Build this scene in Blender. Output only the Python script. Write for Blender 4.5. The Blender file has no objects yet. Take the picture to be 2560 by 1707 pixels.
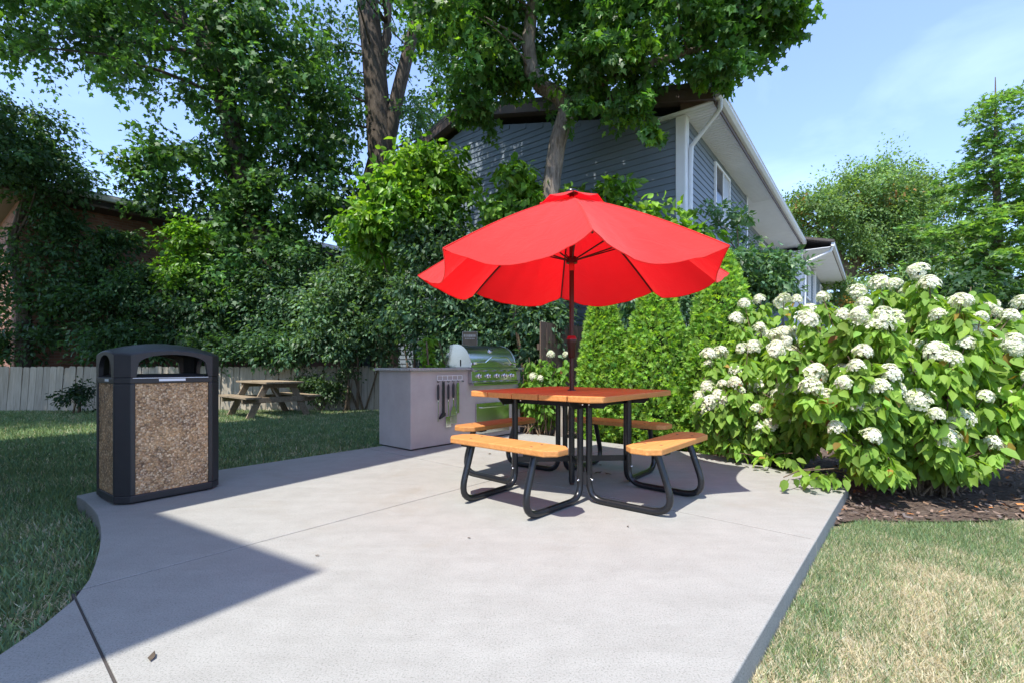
import bpy, math, random
import numpy as np
from mathutils import Vector, Matrix

# ------------------------------------------------------------------ camera, sky, sun, exposure
F, CX, HY, CH = 1084.0, 1176.0, 840.7, 0.955      # focal length / centre / horizon in 2352-wide pixels, eye height
sc = bpy.context.scene
cam_d = bpy.data.cameras.new('camera'); cam = bpy.data.objects.new('camera', cam_d)
sc.collection.objects.link(cam); sc.camera = cam
cam.location = (0, 0, CH); cam.rotation_euler = (math.pi / 2, 0, 0)
cam_d.sensor_width = 36; cam_d.lens = 36 * 1180 / 2560; cam_d.shift_y = 0.024
cam_d.clip_start = 0.05; cam_d.clip_end = 2000

TO_SUN = Vector((-0.30, -0.44, 1.0)).normalized()
SUN_EL = math.asin(TO_SUN.z)
SUN_ROT = math.atan2(TO_SUN.x, TO_SUN.y)
world = bpy.data.worlds.new('World'); sc.world = world; world.use_nodes = True
wn = world.node_tree.nodes; wl = world.node_tree.links
for n in list(wn): wn.remove(n)
w_out = wn.new('ShaderNodeOutputWorld'); w_bg = wn.new('ShaderNodeBackground')
w_sky = wn.new('ShaderNodeTexSky'); w_sky.sky_type = 'NISHITA'; w_sky.sun_disc = False
w_sky.sun_elevation = SUN_EL; w_sky.sun_rotation = SUN_ROT
w_sky.air_density = 1.0; w_sky.dust_density = 0.35; w_sky.ozone_density = 3.2
# thin high cloud veil over the whole sky
w_tc = wn.new('ShaderNodeTexCoord'); w_map = wn.new('ShaderNodeMapping'); w_map.inputs['Scale'].default_value = (1.0, 1.3, 3.4)
w_map.inputs['Rotation'].default_value = (0.0, 0.5, 0.6)
w_no = wn.new('ShaderNodeTexNoise'); w_no.inputs['Scale'].default_value = 2.3; w_no.inputs['Detail'].default_value = 9; w_no.inputs['Roughness'].default_value = 0.55
w_no.inputs['Distortion'].default_value = 0.5
w_rp = wn.new('ShaderNodeValToRGB'); w_rp.color_ramp.elements[0].position = 0.46; w_rp.color_ramp.elements[1].position = 0.86
w_rp.color_ramp.elements[0].color = (0.12, 0.12, 0.12, 1); w_rp.color_ramp.elements[1].color = (0.40, 0.40, 0.40, 1)
w_mix = wn.new('ShaderNodeMixRGB'); w_mix.inputs['Color2'].default_value = (4.6, 5.9, 8.6, 1)
wl.new(w_tc.outputs['Generated'], w_map.inputs['Vector']); wl.new(w_map.outputs['Vector'], w_no.inputs['Vector'])
wl.new(w_no.outputs['Fac'], w_rp.inputs['Fac']); wl.new(w_rp.outputs['Color'], w_mix.inputs['Fac'])
w_hue = wn.new('ShaderNodeMixRGB'); w_hue.blend_type = 'MULTIPLY'; w_hue.inputs['Fac'].default_value = 1; w_hue.inputs['Color2'].default_value = (0.90, 0.92, 1.06, 1)
wl.new(w_sky.outputs['Color'], w_hue.inputs['Color1']); wl.new(w_hue.outputs['Color'], w_mix.inputs['Color1']); wl.new(w_mix.outputs['Color'], w_bg.inputs['Color'])
w_bg.inputs['Strength'].default_value = 0.118
wl.new(w_bg.outputs['Background'], w_out.inputs['Surface'])

sun_d = bpy.data.lights.new('sun', 'SUN'); sun_d.energy = 2.8; sun_d.angle = math.radians(0.53); sun_d.color = (1.0, 0.955, 0.88)
sun = bpy.data.objects.new('sun', sun_d); sc.collection.objects.link(sun)
sun.rotation_euler = (-TO_SUN).to_track_quat('-Z', 'Y').to_euler(); sun.location = (0, 0, 40)

sc.view_settings.view_transform = 'Standard'; sc.view_settings.look = 'None'
sc.view_settings.exposure = 1.47; sc.view_settings.gamma = 1.0; sc.view_settings.use_curve_mapping = False
sc.cycles.max_bounces = 8; sc.cycles.diffuse_bounces = 3; sc.cycles.glossy_bounces = 3
sc.cycles.transmission_bounces = 4; sc.cycles.transparent_max_bounces = 6
sc.cycles.use_denoising = True

# ------------------------------------------------------------------ helpers
COL = sc.collection
rng = np.random.default_rng(7)
random.seed(7)
GROUND = -0.11
AG = math.radians(49.2)                       # patio grid: local x runs along u (right and away), local y along v (left and away)
U = np.array([math.cos(AG), math.sin(AG)]); V = np.array([-math.sin(AG), math.cos(AG)])
AH = math.radians(52.4)                       # house grid
UH = np.array([math.cos(AH), math.sin(AH)]); VH = np.array([-math.sin(AH), math.cos(AH)])
def G(u, v, z=0.0): p = u * U + v * V; return (p[0], p[1], z)
def px(x, y, D): return np.array([(x - CX) / F * D, D, CH + (HY - y) / F * D])

def tag(o, label=None, cat=None, group=None, kind=None):
    if label: o['label'] = label
    if cat: o['category'] = cat
    if group: o['group'] = group
    if kind: o['kind'] = kind
    return o
def thing(name, label, cat, loc=(0, 0, 0), rz=0.0, group=None):
    o = bpy.data.objects.new(name, None); COL.objects.link(o)
    o.empty_display_size = 0.1
    o.location = loc; o.rotation_euler = (0, 0, rz)
    return tag(o, label, cat, group)
def link(name, mesh, mat=None, parent=None, loc=(0, 0, 0), rot=(0, 0, 0), bevel=0.0):
    o = bpy.data.objects.new(name, mesh); COL.objects.link(o)
    o.parent = parent; o.location = loc; o.rotation_euler = rot
    if mat is not None and len(mesh.materials) == 0: mesh.materials.append(mat)
    if bevel:
        m = o.modifiers.new('bevel', 'BEVEL'); m.width = bevel; m.segments = 2; m.limit_method = 'ANGLE'; m.angle_limit = math.radians(35)
    return o

class MB:
    def __init__(s): s.v = []; s.f = []; s.sm = []
    def add(s, vs, fs, smooth=False):
        b = len(s.v); s.v += [tuple(p) for p in vs]; s.f += [tuple(b + i for i in f) for f in fs]; s.sm += [smooth] * len(fs); return s
    def box(s, c, d, rz=0.0, taper=1.0):
        x, y, z = d[0] / 2, d[1] / 2, d[2] / 2; ca, sa = math.cos(rz), math.sin(rz); vs = []
        for dz in (-z, z):
            k = taper if dz > 0 else 1
            for dx, dy in ((-x, -y), (x, -y), (x, y), (-x, y)):
                vs.append((c[0] + (dx * ca - dy * sa) * k, c[1] + (dx * sa + dy * ca) * k, c[2] + dz))
        return s.add(vs, [(3, 2, 1, 0), (4, 5, 6, 7), (0, 1, 5, 4), (1, 2, 6, 5), (2, 3, 7, 6), (3, 0, 4, 7)])
    def prism(s, poly, z0, z1, top=None, bottom=True):
        n = len(poly); top = top or poly
        vs = [(p[0], p[1], z0) for p in poly] + [(p[0], p[1], z1) for p in top]
        fs = [(i, (i + 1) % n, n + (i + 1) % n, n + i) for i in range(n)] + [tuple(range(n, 2 * n))]
        if bottom: fs.append(tuple(range(n - 1, -1, -1)))
        return s.add(vs, fs)
    def extrude(s, prof, a, b, axis='x'):
        # profile of (p, q) pairs swept along an axis from a to b
        n = len(prof)
        def P(t, p, q): return (t, p, q) if axis == 'x' else ((p, t, q) if axis == 'y' else (p, q, t))
        vs = [P(a, p, q) for p, q in prof] + [P(b, p, q) for p, q in prof]
        fs = [(i, (i + 1) % n, n + (i + 1) % n, n + i) for i in range(n)] + [tuple(range(n, 2 * n)), tuple(range(n - 1, -1, -1))]
        return s.add(vs, fs)
    def tube(s, path, r, n=8, cap=True):
        P = [Vector(p) for p in path]; m = len(P)
        rs = r if hasattr(r, '__len__') else [r] * m
        t0 = (P[1] - P[0]).normalized(); up = Vector((0, 0, 1)) if abs(t0.z) < 0.9 else Vector((1, 0, 0))
        nrm = t0.cross(up).normalized(); vs = []
        for i in range(m):
            t = (P[min(i + 1, m - 1)] - P[max(i - 1, 0)])
            t = t.normalized() if t.length > 1e-9 else t0
            nrm = (nrm - t * nrm.dot(t)); nrm = nrm.normalized() if nrm.length > 1e-6 else t.orthogonal().normalized()
            bi = t.cross(nrm)
            for k in range(n):
                a = 2 * math.pi * k / n; q = P[i] + (nrm * math.cos(a) + bi * math.sin(a)) * rs[i]; vs.append(tuple(q))
        fs = [(i * n + k, i * n + (k + 1) % n, (i + 1) * n + (k + 1) % n, (i + 1) * n + k) for i in range(m - 1) for k in range(n)]
        s.add(vs, fs, True)
        if cap:
            s.add(vs[:n], [tuple(range(n - 1, -1, -1))]); s.add(vs[-n:], [tuple(range(n))])
        return s
    def lathe(s, prof, n=20, c=(0, 0, 0), smooth=True):
        vs = []; m = len(prof)
        for r, z in prof:
            for k in range(n):
                a = 2 * math.pi * k / n; vs.append((c[0] + r * math.cos(a), c[1] + r * math.sin(a), c[2] + z))
        fs = [(i * n + k, i * n + (k + 1) % n, (i + 1) * n + (k + 1) % n, (i + 1) * n + k) for i in range(m - 1) for k in range(n)]
        s.add(vs, fs, smooth)
        s.add(vs[:n], [tuple(range(n - 1, -1, -1))]); s.add(vs[-n:], [tuple(range(n))]); return s
    def mesh(s, name):
        m = bpy.data.meshes.new(name); m.from_pydata(s.v, [], s.f); m.polygons.foreach_set('use_smooth', s.sm); m.update(); return m
    def build(s, name, mat, parent=None, loc=(0, 0, 0), rot=(0, 0, 0), bevel=0.0):
        return link(name, s.mesh(name), mat, parent, loc, rot, bevel)

def fillet(pts, r, n=6):
    P = [Vector(p) for p in pts]; out = [P[0]]
    for i in range(1, len(P) - 1):
        a = (P[i - 1] - P[i]); b = (P[i + 1] - P[i]); rr = r[i - 1] if hasattr(r, '__len__') else r
        an, bn = a.normalized(), b.normalized(); ang = an.angle(bn); d = min(rr / math.tan(ang / 2), a.length * .49, b.length * .49)
        p0, p1 = P[i] + an * d, P[i] + bn * d
        for k in range(n + 1):
            t = k / n; out.append(p0 * (1 - t) ** 2 + P[i] * 2 * t * (1 - t) + p1 * t * t)
    out.append(P[-1]); return [tuple(p) for p in out]

def inpoly(x, y, poly):
    x = np.asarray(x); y = np.asarray(y); r = np.zeros(x.shape, bool); n = len(poly); j = n - 1
    for i in range(n):
        xi, yi = poly[i]; xj, yj = poly[j]
        if yi != yj:
            r ^= ((yi > y) != (yj > y)) & (x < (xj - xi) * (y - yi) / (yj - yi) + xi)
        j = i
    return r
def clip(poly, a, b, keep_ge):
    # keep the side where a.p >= b (or <=)
    out = []; n = len(poly)
    def val(p): d = a[0] * p[0] + a[1] * p[1] - b; return d if keep_ge else -d
    for i in range(n):
        p, q = poly[i], poly[(i + 1) % n]; dp, dq = val(p), val(q)
        if dp >= 0: out.append(p)
        if (dp >= 0) != (dq >= 0):
            t = dp / (dp - dq); out.append((p[0] + (q[0] - p[0]) * t, p[1] + (q[1] - p[1]) * t))
    return out

def fast_mesh(name, verts, loops, starts, cols=None, mat=None):
    m = bpy.data.meshes.new(name)
    m.vertices.add(len(verts)); m.vertices.foreach_set('co', np.ascontiguousarray(verts, np.float32).ravel())
    m.loops.add(len(loops)); m.loops.foreach_set('vertex_index', np.ascontiguousarray(loops, np.int32))
    m.polygons.add(len(starts)); m.polygons.foreach_set('loop_start', np.ascontiguousarray(starts, np.int32))
    if cols is not None:
        ca = m.color_attributes.new('Col', 'FLOAT_COLOR', 'POINT')
        rgba = np.ones((len(verts), 4), np.float32); rgba[:, :3] = cols; ca.data.foreach_set('color', rgba.ravel())
    m.update(calc_edges=True)
    if mat: m.materials.append(mat)
    return m
def unit(a): return a / np.maximum(np.linalg.norm(a, axis=1, keepdims=True), 1e-9)
def leaves(name, pos, along, nrm, size, tmpl, cols, mat, origin=(0, 0, 0)):
    tv, tf = tmpl; tv = np.array(tv, float); k = len(tv); N = len(pos)
    along = unit(along); side = unit(np.cross(along, nrm)); nn = np.cross(side, along)
    P = pos - np.array(origin)
    v = P[:, None, :] + size[:, None, None] * (tv[None, :, 0:1] * side[:, None, :] + tv[None, :, 1:2] * along[:, None, :] + tv[None, :, 2:3] * nn[:, None, :])
    lp = np.concatenate([np.array(f) for f in tf]); ln = np.array([len(f) for f in tf])
    loops = (lp[None, :] + (np.arange(N) * k)[:, None]).ravel()
    st = np.concatenate([[0], np.cumsum(ln)[:-1]]); starts = (st[None, :] + (np.arange(N) * len(lp))[:, None]).ravel()
    return fast_mesh(name, v.reshape(-1, 3), loops, starts, np.repeat(cols, k, axis=0), mat)
# leaf outlines: x across, y along, z out of the blade
L_OVAL = ([(0, 0, 0), (0.27, 0.38, 0.05), (0, 1, -0.06), (-0.27, 0.38, 0.05), (0, 0.42, -0.03)], [(0, 1, 4), (1, 2, 4), (2, 3, 4), (3, 0, 4)])
L_DIAM = ([(0, 0, 0), (0.28, 0.45, 0.04), (0, 1, -0.05), (-0.28, 0.45, 0.04)], [(0, 1, 2), (0, 2, 3)])
L_STAR = ([(0, 0, 0), (0.30, 0.10, 0.0), (0.22, 0.30, 0), (0.52, 0.50, -0.05), (0.20, 0.58, 0), (0, 1.0, -0.08), (-0.20, 0.58, 0), (-0.52, 0.50, -0.05), (-0.22, 0.30, 0), (-0.30, 0.10, 0)],
          [(0, 1, 2, 8, 9), (2, 3, 4, 6, 7, 8), (4, 5, 6)])
L_BROAD = ([(0, 0, 0), (0, 0.5, -0.06), (0, 1, -0.20), (-0.25, 0.22, 0.06), (-0.28, 0.55, 0.03), (0.25, 0.22, 0.06), (0.28, 0.55, 0.03), (-0.13, 0.82, -0.09), (0.13, 0.82, -0.09)],
           [(0, 3, 4, 1), (1, 4, 7, 2), (0, 1, 6, 5), (1, 2, 8, 6)])
L_SPRAY = ([(0, 0, 0), (0.10, 0.28, 0), (0.42, 0.52, 0.06), (0.13, 0.55, 0), (0.26, 0.92, 0.04), (0, 0.72, 0), (-0.16, 1.0, -0.03), (-0.14, 0.58, 0), (-0.44, 0.62, -0.05), (-0.12, 0.30, 0)],
           [(0, 1, 9), (1, 2, 3), (1, 3, 7, 9), (3, 4, 5), (3, 5, 7), (5, 6, 7), (7, 8, 9)])

def jitter(base, n, dv=0.18, dh=0.08, r=None):
    r = r or rng
    b = np.array(base, float)[None, :] * (1 + r.normal(0, dv, (n, 1)))
    sh = r.normal(0, dh, (n, 1)); b = b * np.concatenate([1 + sh * 1.3, 1 + sh * .3, 1 - sh], axis=1)
    return np.clip(b, 0.004, 0.9)

# ------------------------------------------------------------------ materials
def nmat(name, rough=0.6, metal=0.0, spec=0.5):
    m = bpy.data.materials.new(name); m.use_nodes = True; nt = m.node_tree; b = nt.nodes['Principled BSDF']
    b.inputs['Roughness'].default_value = rough; b.inputs['Metallic'].default_value = metal; b.inputs['Specular IOR Level'].default_value = spec
    return m, nt, b
def tcoord(nt, kind='Object', scale=(1, 1, 1)):
    tc = nt.nodes.new('ShaderNodeTexCoord'); mp = nt.nodes.new('ShaderNodeMapping'); mp.inputs['Scale'].default_value = scale
    nt.links.new(tc.outputs[kind], mp.inputs['Vector']); return mp.outputs['Vector']
def noise(nt, vec, scale, detail=5, rough=0.6, dist=0.0):
    n = nt.nodes.new('ShaderNodeTexNoise'); n.inputs['Scale'].default_value = scale; n.inputs['Detail'].default_value = detail
    n.inputs['Roughness'].default_value = rough; n.inputs['Distortion'].default_value = dist; nt.links.new(vec, n.inputs['Vector']); return n.outputs['Fac']
def ramp(nt, fac, stops):
    r = nt.nodes.new('ShaderNodeValToRGB'); e = r.color_ramp.elements
    while len(e) < len(stops): e.new(0.5)
    for i, (p, c) in enumerate(stops): e[i].position = p; e[i].color = (*c, 1)
    nt.links.new(fac, r.inputs['Fac']); return r.outputs['Color']
def mix(nt, fac, a, b, mode='MIX'):
    m = nt.nodes.new('ShaderNodeMixRGB'); m.blend_type = mode
    for s, x in (('Fac', fac), ('Color1', a), ('Color2', b)):
        if isinstance(x, (int, float)): m.inputs[s].default_value = x
        elif isinstance(x, tuple): m.inputs[s].default_value = (*x, 1)
        else: nt.links.new(x, m.inputs[s])
    return m.outputs['Color']
def bump(nt, b, h, strength=0.3, dist=0.01):
    n = nt.nodes.new('ShaderNodeBump'); n.inputs['Strength'].default_value = strength; n.inputs['Distance'].default_value = dist
    nt.links.new(h, n.inputs['Height']); nt.links.new(n.outputs['Normal'], b.inputs['Normal']); return n
def simple(name, col, rough=0.6, metal=0.0, var=0.12, scale=8.0, bmp=0.0, bscale=60.0, spec=0.5):
    m, nt, b = nmat(name, rough, metal, spec); v = tcoord(nt)
    f = noise(nt, v, scale, 6)
    c = ramp(nt, f, [(0.25, tuple(x * (1 - var) for x in col)), (0.75, tuple(min(1, x * (1 + var)) for x in col))])
    nt.links.new(c, b.inputs['Base Color'])
    if bmp: bump(nt, b, noise(nt, v, bscale, 4), bmp, 0.004)
    return m
def leaf_mat(name, trans=0.42, rough=0.45, tint=(1.5, 1.55, 0.5), spec=0.5):
    m, nt, b = nmat(name, rough, 0, spec); at = nt.nodes.new('ShaderNodeAttribute'); at.attribute_name = 'Col'
    nt.links.new(at.outputs['Color'], b.inputs['Base Color'])
    tr = nt.nodes.new('ShaderNodeBsdfTranslucent'); c = mix(nt, 1.0, at.outputs['Color'], tint, 'MULTIPLY'); nt.links.new(c, tr.inputs['Color'])
    ms = nt.nodes.new('ShaderNodeMixShader'); ms.inputs['Fac'].default_value = trans
    nt.links.new(b.outputs['BSDF'], ms.inputs[1]); nt.links.new(tr.outputs['BSDF'], ms.inputs[2])
    nt.links.new(ms.outputs['Shader'], nt.nodes['Material Output'].inputs['Surface']); return m

M = {}
M['leaf'] = leaf_mat('foliage')
M['leaf_gloss'] = leaf_mat('glossy_foliage', 0.40, 0.46, spec=0.35)
M['leaf_soft'] = leaf_mat('soft_foliage', 0.46, 0.6, (1.5, 1.5, 0.5), 0.3)
M['grass'] = leaf_mat('grass_blades', 0.25, 0.7, (1.1, 1.15, 0.6), 0.2)
M['petal'] = leaf_mat('petals', 0.35, 0.7, (1.0, 1.0, 0.9), 0.2)

def bark_mat(name, c0, c1, scale=14):
    m, nt, b = nmat(name, 0.9, 0, 0.2); v = tcoord(nt, 'Object', (1, 1, 0.22)); f = noise(nt, v, scale, 8, 0.7, 0.6)
    nt.links.new(ramp(nt, f, [(0.3, c0), (0.7, c1)]), b.inputs['Base Color']); bump(nt, b, f, 0.9, 0.03); return m
M['bark_dark'] = bark_mat('dark_bark', (0.035, 0.027, 0.02), (0.15, 0.12, 0.095))
M['bark_pale'] = bark_mat('pale_bark', (0.07, 0.056, 0.043), (0.34, 0.29, 0.235), 22)
M['bark_brown'] = bark_mat('brown_bark', (0.07, 0.05, 0.035), (0.22, 0.16, 0.11))
M['twig'] = bark_mat('twig_bark', (0.10, 0.07, 0.045), (0.27, 0.20, 0.13), 40)

def concrete():
    m, nt, b = nmat('broom_finished_concrete', 0.85, 0, 0.25); v = tcoord(nt)
    big = noise(nt, v, 1.1, 6, 0.65); mid = noise(nt, v, 6, 8, 0.7); fine = noise(nt, v, 150, 4, 0.8)
    c = ramp(nt, big, [(0.3, (0.255, 0.246, 0.232)), (0.7, (0.335, 0.325, 0.31))])
    c = mix(nt, 0.55, c, ramp(nt, mid, [(0.32, (0.195, 0.186, 0.172)), (0.6, (0.34, 0.33, 0.315))]))
    c = mix(nt, 0.62, c, ramp(nt, fine, [(0.35, (0.06, 0.057, 0.052)), (0.45, (0.29, 0.282, 0.27)), (0.60, (0.34, 0.332, 0.32)), (0.76, (0.48, 0.473, 0.46))]))
    st = noise(nt, tcoord(nt, 'Object', (1, 1, 1)), 0.9, 4, 0.6, 1.5)
    c = mix(nt, ramp(nt, st, [(0.56, (0, 0, 0)), (0.75, (0.5, 0.5, 0.5))]), c, (0.255, 0.232, 0.20))
    sk = noise(nt, tcoord(nt, 'Object', (0.5, 2.4, 1)), 3.2, 7, 0.7, 0.8); c = mix(nt, 0.3, c, ramp(nt, sk, [(0.3, (0.70, 0.69, 0.66)), (0.62, (1.0, 1.0, 0.985))]), 'MULTIPLY')
    sp = noise(nt, v, 38, 3, 0.5); c = mix(nt, ramp(nt, sp, [(0.70, (0, 0, 0)), (0.76, (0.45, 0.45, 0.45))]), c, (0.16, 0.145, 0.12))
    c = mix(nt, 1.0, c, (1.03, 1.045, 1.01), 'MULTIPLY')
    nt.links.new(c, b.inputs['Base Color'])
    w = nt.nodes.new('ShaderNodeTexNoise'); w.inputs['Scale'].default_value = 90; w.inputs['Detail'].default_value = 4
    nt.links.new(tcoord(nt, 'Object', (0.12, 1, 1)), w.inputs['Vector']); bump(nt, b, mix(nt, 0.5, w.outputs['Fac'], fine), 0.22, 0.004); return m
M['concrete'] = concrete()
M['joint'] = simple('joint_filler', (0.06, 0.052, 0.045), 0.95, bmp=0.5)
def lawn():
    m, nt, b = nmat('lawn_ground', 0.95, 0, 0.1); v = tcoord(nt)
    c = ramp(nt, noise(nt, v, 1.4, 6, 0.65), [(0.3, (0.07, 0.10, 0.04)), (0.55, (0.17, 0.17, 0.085)), (0.75, (0.30, 0.255, 0.15))])
    c = mix(nt, 0.5, c, ramp(nt, noise(nt, v, 45, 5, 0.7), [(0.3, (0.05, 0.06, 0.02)), (0.7, (0.20, 0.19, 0.09))]))
    nt.links.new(c, b.inputs['Base Color']); bump(nt, b, noise(nt, v, 60, 5), 0.7, 0.03); return m
M['lawn'] = lawn()
def soil():
    m, nt, b = nmat('dry_mulch', 0.95, 0, 0.1); v = tcoord(nt)
    c = ramp(nt, noise(nt, v, 28, 8, 0.75), [(0.3, (0.05, 0.037, 0.03)), (0.5, (0.15, 0.11, 0.088)), (0.72, (0.27, 0.215, 0.175))])
    nt.links.new(c, b.inputs['Base Color']); bump(nt, b, noise(nt, v, 34, 8, 0.75), 1.0, 0.04); return m
M['soil'] = soil()
def attr_mat(name, rough=0.9):
    m, nt, b = nmat(name, rough, 0, 0.1); at = nt.nodes.new('ShaderNodeAttribute'); at.attribute_name = 'Col'
    nt.links.new(at.outputs['Color'], b.inputs['Base Color']); return m
M['chips'] = attr_mat('mulch_chips')

def plank(name, c0, c1, rough=0.75, scale=6, axis=(0.25, 4, 4), bmp=0.35):
    m, nt, b = nmat(name, rough, 0, 0.3); oi = nt.nodes.new('ShaderNodeObjectInfo')
    tc = nt.nodes.new('ShaderNodeTexCoord'); ad = nt.nodes.new('ShaderNodeVectorMath'); ad.operation = 'ADD'
    sc_ = nt.nodes.new('ShaderNodeVectorMath'); sc_.operation = 'SCALE'; cb = nt.nodes.new('ShaderNodeCombineXYZ')
    for i in range(3): nt.links.new(oi.outputs['Random'], cb.inputs[i])
    nt.links.new(cb.outputs[0], sc_.inputs[0]); sc_.inputs['Scale'].default_value = 17.0
    nt.links.new(tc.outputs['Object'], ad.inputs[0]); nt.links.new(sc_.outputs[0], ad.inputs[1])
    mp = nt.nodes.new('ShaderNodeMapping'); mp.inputs['Scale'].default_value = axis; nt.links.new(ad.outputs[0], mp.inputs['Vector'])
    f = noise(nt, mp.outputs['Vector'], scale, 8, 0.65, 0.4); c = ramp(nt, f, [(0.3, c0), (0.7, c1)])
    rv = nt.nodes.new('ShaderNodeMapRange'); rv.inputs['To Min'].default_value = 0.84; rv.inputs['To Max'].default_value = 1.12; nt.links.new(oi.outputs['Random'], rv.inputs['Value'])
    hs = nt.nodes.new('ShaderNodeHueSaturation'); nt.links.new(rv.outputs[0], hs.inputs['Value']); nt.links.new(c, hs.inputs['Color'])
    nt.links.new(hs.outputs['Color'], b.inputs['Base Color']); bump(nt, b, f, bmp, 0.003); return m
M['cedar'] = plank('cedar_coloured_recycled_board', (0.46, 0.195, 0.055), (0.66, 0.30, 0.10), 0.5, 9, (0.25, 5, 5), 0.3)
M['fence'] = plank('weathered_white_fence_board', (0.36, 0.31, 0.235), (0.54, 0.48, 0.385), 0.85, 5, (5, 5, 0.5), 0.3)
M['oldwood'] = plank('weathered_table_wood', (0.17, 0.125, 0.08), (0.34, 0.27, 0.18), 0.85, 5, (5, 0.4, 5), 0.5)
M['brownfence'] = plank('brown_fence_board', (0.09, 0.062, 0.045), (0.17, 0.12, 0.09), 0.85, 5, (5, 5, 0.5), 0.4)
M['greyboard'] = plank('grey_driftwood_board', (0.25, 0.22, 0.19), (0.42, 0.38, 0.33), 0.9, 5, (5, 5, 0.5), 0.5)
M['blackmetal'], _nt, _b = nmat('black_powder_coat', 0.26, 0, 0.5)
_v = tcoord(_nt); _b.inputs['Roughness'].default_value = 0.28
_nt.links.new(mix(_nt, ramp(_nt, noise(_nt, _v, 75, 4, 0.7), [(0.64, (0, 0, 0)), (0.72, (0.6, 0.6, 0.6))]), (0.010, 0.011, 0.014), (0.16, 0.15, 0.135)), _b.inputs['Base Color'])
M['bronze'] = simple('dark_bronze_tube', (0.045, 0.018, 0.014), 0.4, 0.3, 0.2, 10)
M['canplastic'] = simple('charcoal_plastic', (0.022, 0.021, 0.023), 0.42, 0, 0.15, 20, 0.06, 300)
M['canliner'] = simple('black_liner', (0.008, 0.008, 0.009), 0.7)
M['labelwhite'] = simple('white_label', (0.75, 0.76, 0.78), 0.5, 0, 0.04)
def aggregate():
    m, nt, b = nmat('exposed_aggregate', 0.65, 0, 0.4); v = tcoord(nt)
    vo = nt.nodes.new('ShaderNodeTexVoronoi'); vo.inputs['Scale'].default_value = 84; vo.inputs['Randomness'].default_value = 1; nt.links.new(v, vo.inputs['Vector'])
    se = nt.nodes.new('ShaderNodeSeparateColor'); nt.links.new(vo.outputs['Color'], se.inputs[0])
    c = ramp(nt, se.outputs[0], [(0.0, (0.07, 0.045, 0.032)), (0.25, (0.29, 0.19, 0.115)), (0.5, (0.50, 0.345, 0.205)), (0.72, (0.33, 0.27, 0.225)), (1.0, (0.78, 0.68, 0.54))])
    d = ramp(nt, vo.outputs['Distance'], [(0.5, (1, 1, 1)), (0.8, (0.3, 0.27, 0.24))]); c = mix(nt, 1.0, c, d, 'MULTIPLY')
    c = mix(nt, 0.3, c, ramp(nt, noise(nt, v, 9, 4), [(0.35, (0.20, 0.16, 0.12)), (0.65, (0.72, 0.52, 0.31))]))
    c = mix(nt, 1.0, c, (1.2, 1.03, 0.82), 'MULTIPLY'); nt.links.new(c, b.inputs['Base Color'])
    inv = nt.nodes.new('ShaderNodeMath'); inv.operation = 'SUBTRACT'; inv.inputs[0].default_value = 1; nt.links.new(vo.outputs['Distance'], inv.inputs[1])
    bump(nt, b, inv.outputs[0], 1.0, 0.006); return m
M['aggregate'] = aggregate()
def stucco():
    m, nt, b = nmat('island_stucco', 0.9, 0, 0.2); v = tcoord(nt)
    c = ramp(nt, noise(nt, v, 2.5, 6, 0.65), [(0.3, (0.37, 0.335, 0.315)), (0.7, (0.46, 0.42, 0.395))])
    nt.links.new(c, b.inputs['Base Color']); bump(nt, b, noise(nt, v, 140, 4, 0.7), 0.3, 0.004); return m
M['stucco'] = stucco()
def granite():
    m, nt, b = nmat('speckled_granite', 0.3); v = tcoord(nt)
    c = ramp(nt, noise(nt, v, 160, 3, 0.8), [(0.36, (0.05, 0.05, 0.055)), (0.5, (0.32, 0.30, 0.29)), (0.66, (0.62, 0.58, 0.55))])
    nt.links.new(c, b.inputs['Base Color']); return m
M['granite'] = granite()
def steel(name='brushed_steel', col=(0.62, 0.63, 0.64), rough=0.22):
    m, nt, b = nmat(name, rough, 1.0); v = tcoord(nt, 'Object', (0.4, 60, 60)); f = noise(nt, v, 8, 3)
    nt.links.new(ramp(nt, f, [(0.3, tuple(x * 0.9 for x in col)), (0.7, col)]), b.inputs['Base Color'])
    r = nt.nodes.new('ShaderNodeMapRange'); r.inputs['To Min'].default_value = rough * 0.8; r.inputs['To Max'].default_value = rough * 1.4; nt.links.new(f, r.inputs['Value']); nt.links.new(r.outputs[0], b.inputs['Roughness']); return m
M['steel'] = steel(); M['chrome'] = steel('polished_chrome', (0.78, 0.78, 0.79), 0.1)
M['boltdark'] = simple('dull_bolt', (.12, .09, .06), .5, .6)
M['blackgap'] = simple('black_gap', (0.01, 0.01, 0.01), 0.6)
M['white'] = simple('white_trim', (0.82, 0.83, 0.85), 0.55, 0, 0.05, 3)
M['gutter'] = simple('white_aluminium', (0.72, 0.74, 0.77), 0.4, 0, 0.05, 3)
M['siding'] = simple('blue_grey_vinyl', (0.18, 0.22, 0.265), 0.55, 0, 0.08, 1.2, 0.1, 80)
M['browntrim'] = simple('brown_fascia', (0.11, 0.075, 0.06), 0.6, 0, 0.15, 4)
M['shingle'] = simple('dark_shingles', (0.09, 0.078, 0.07), 0.9, 0, 0.3, 14, 0.6, 40)
M['metalroof'] = simple('pale_metal_roof', (0.40, 0.42, 0.45), 0.45, 0, 0.08, 3)
M['glass'], _nt, _b = nmat('window_glass', 0.06, 0, 0.8); _b.inputs['Base Color'].default_value = (0.03, 0.036, 0.045, 1)
M['blind'] = simple('window_blind', (0.45, 0.47, 0.5), 0.5, 0, 0.05)
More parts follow.
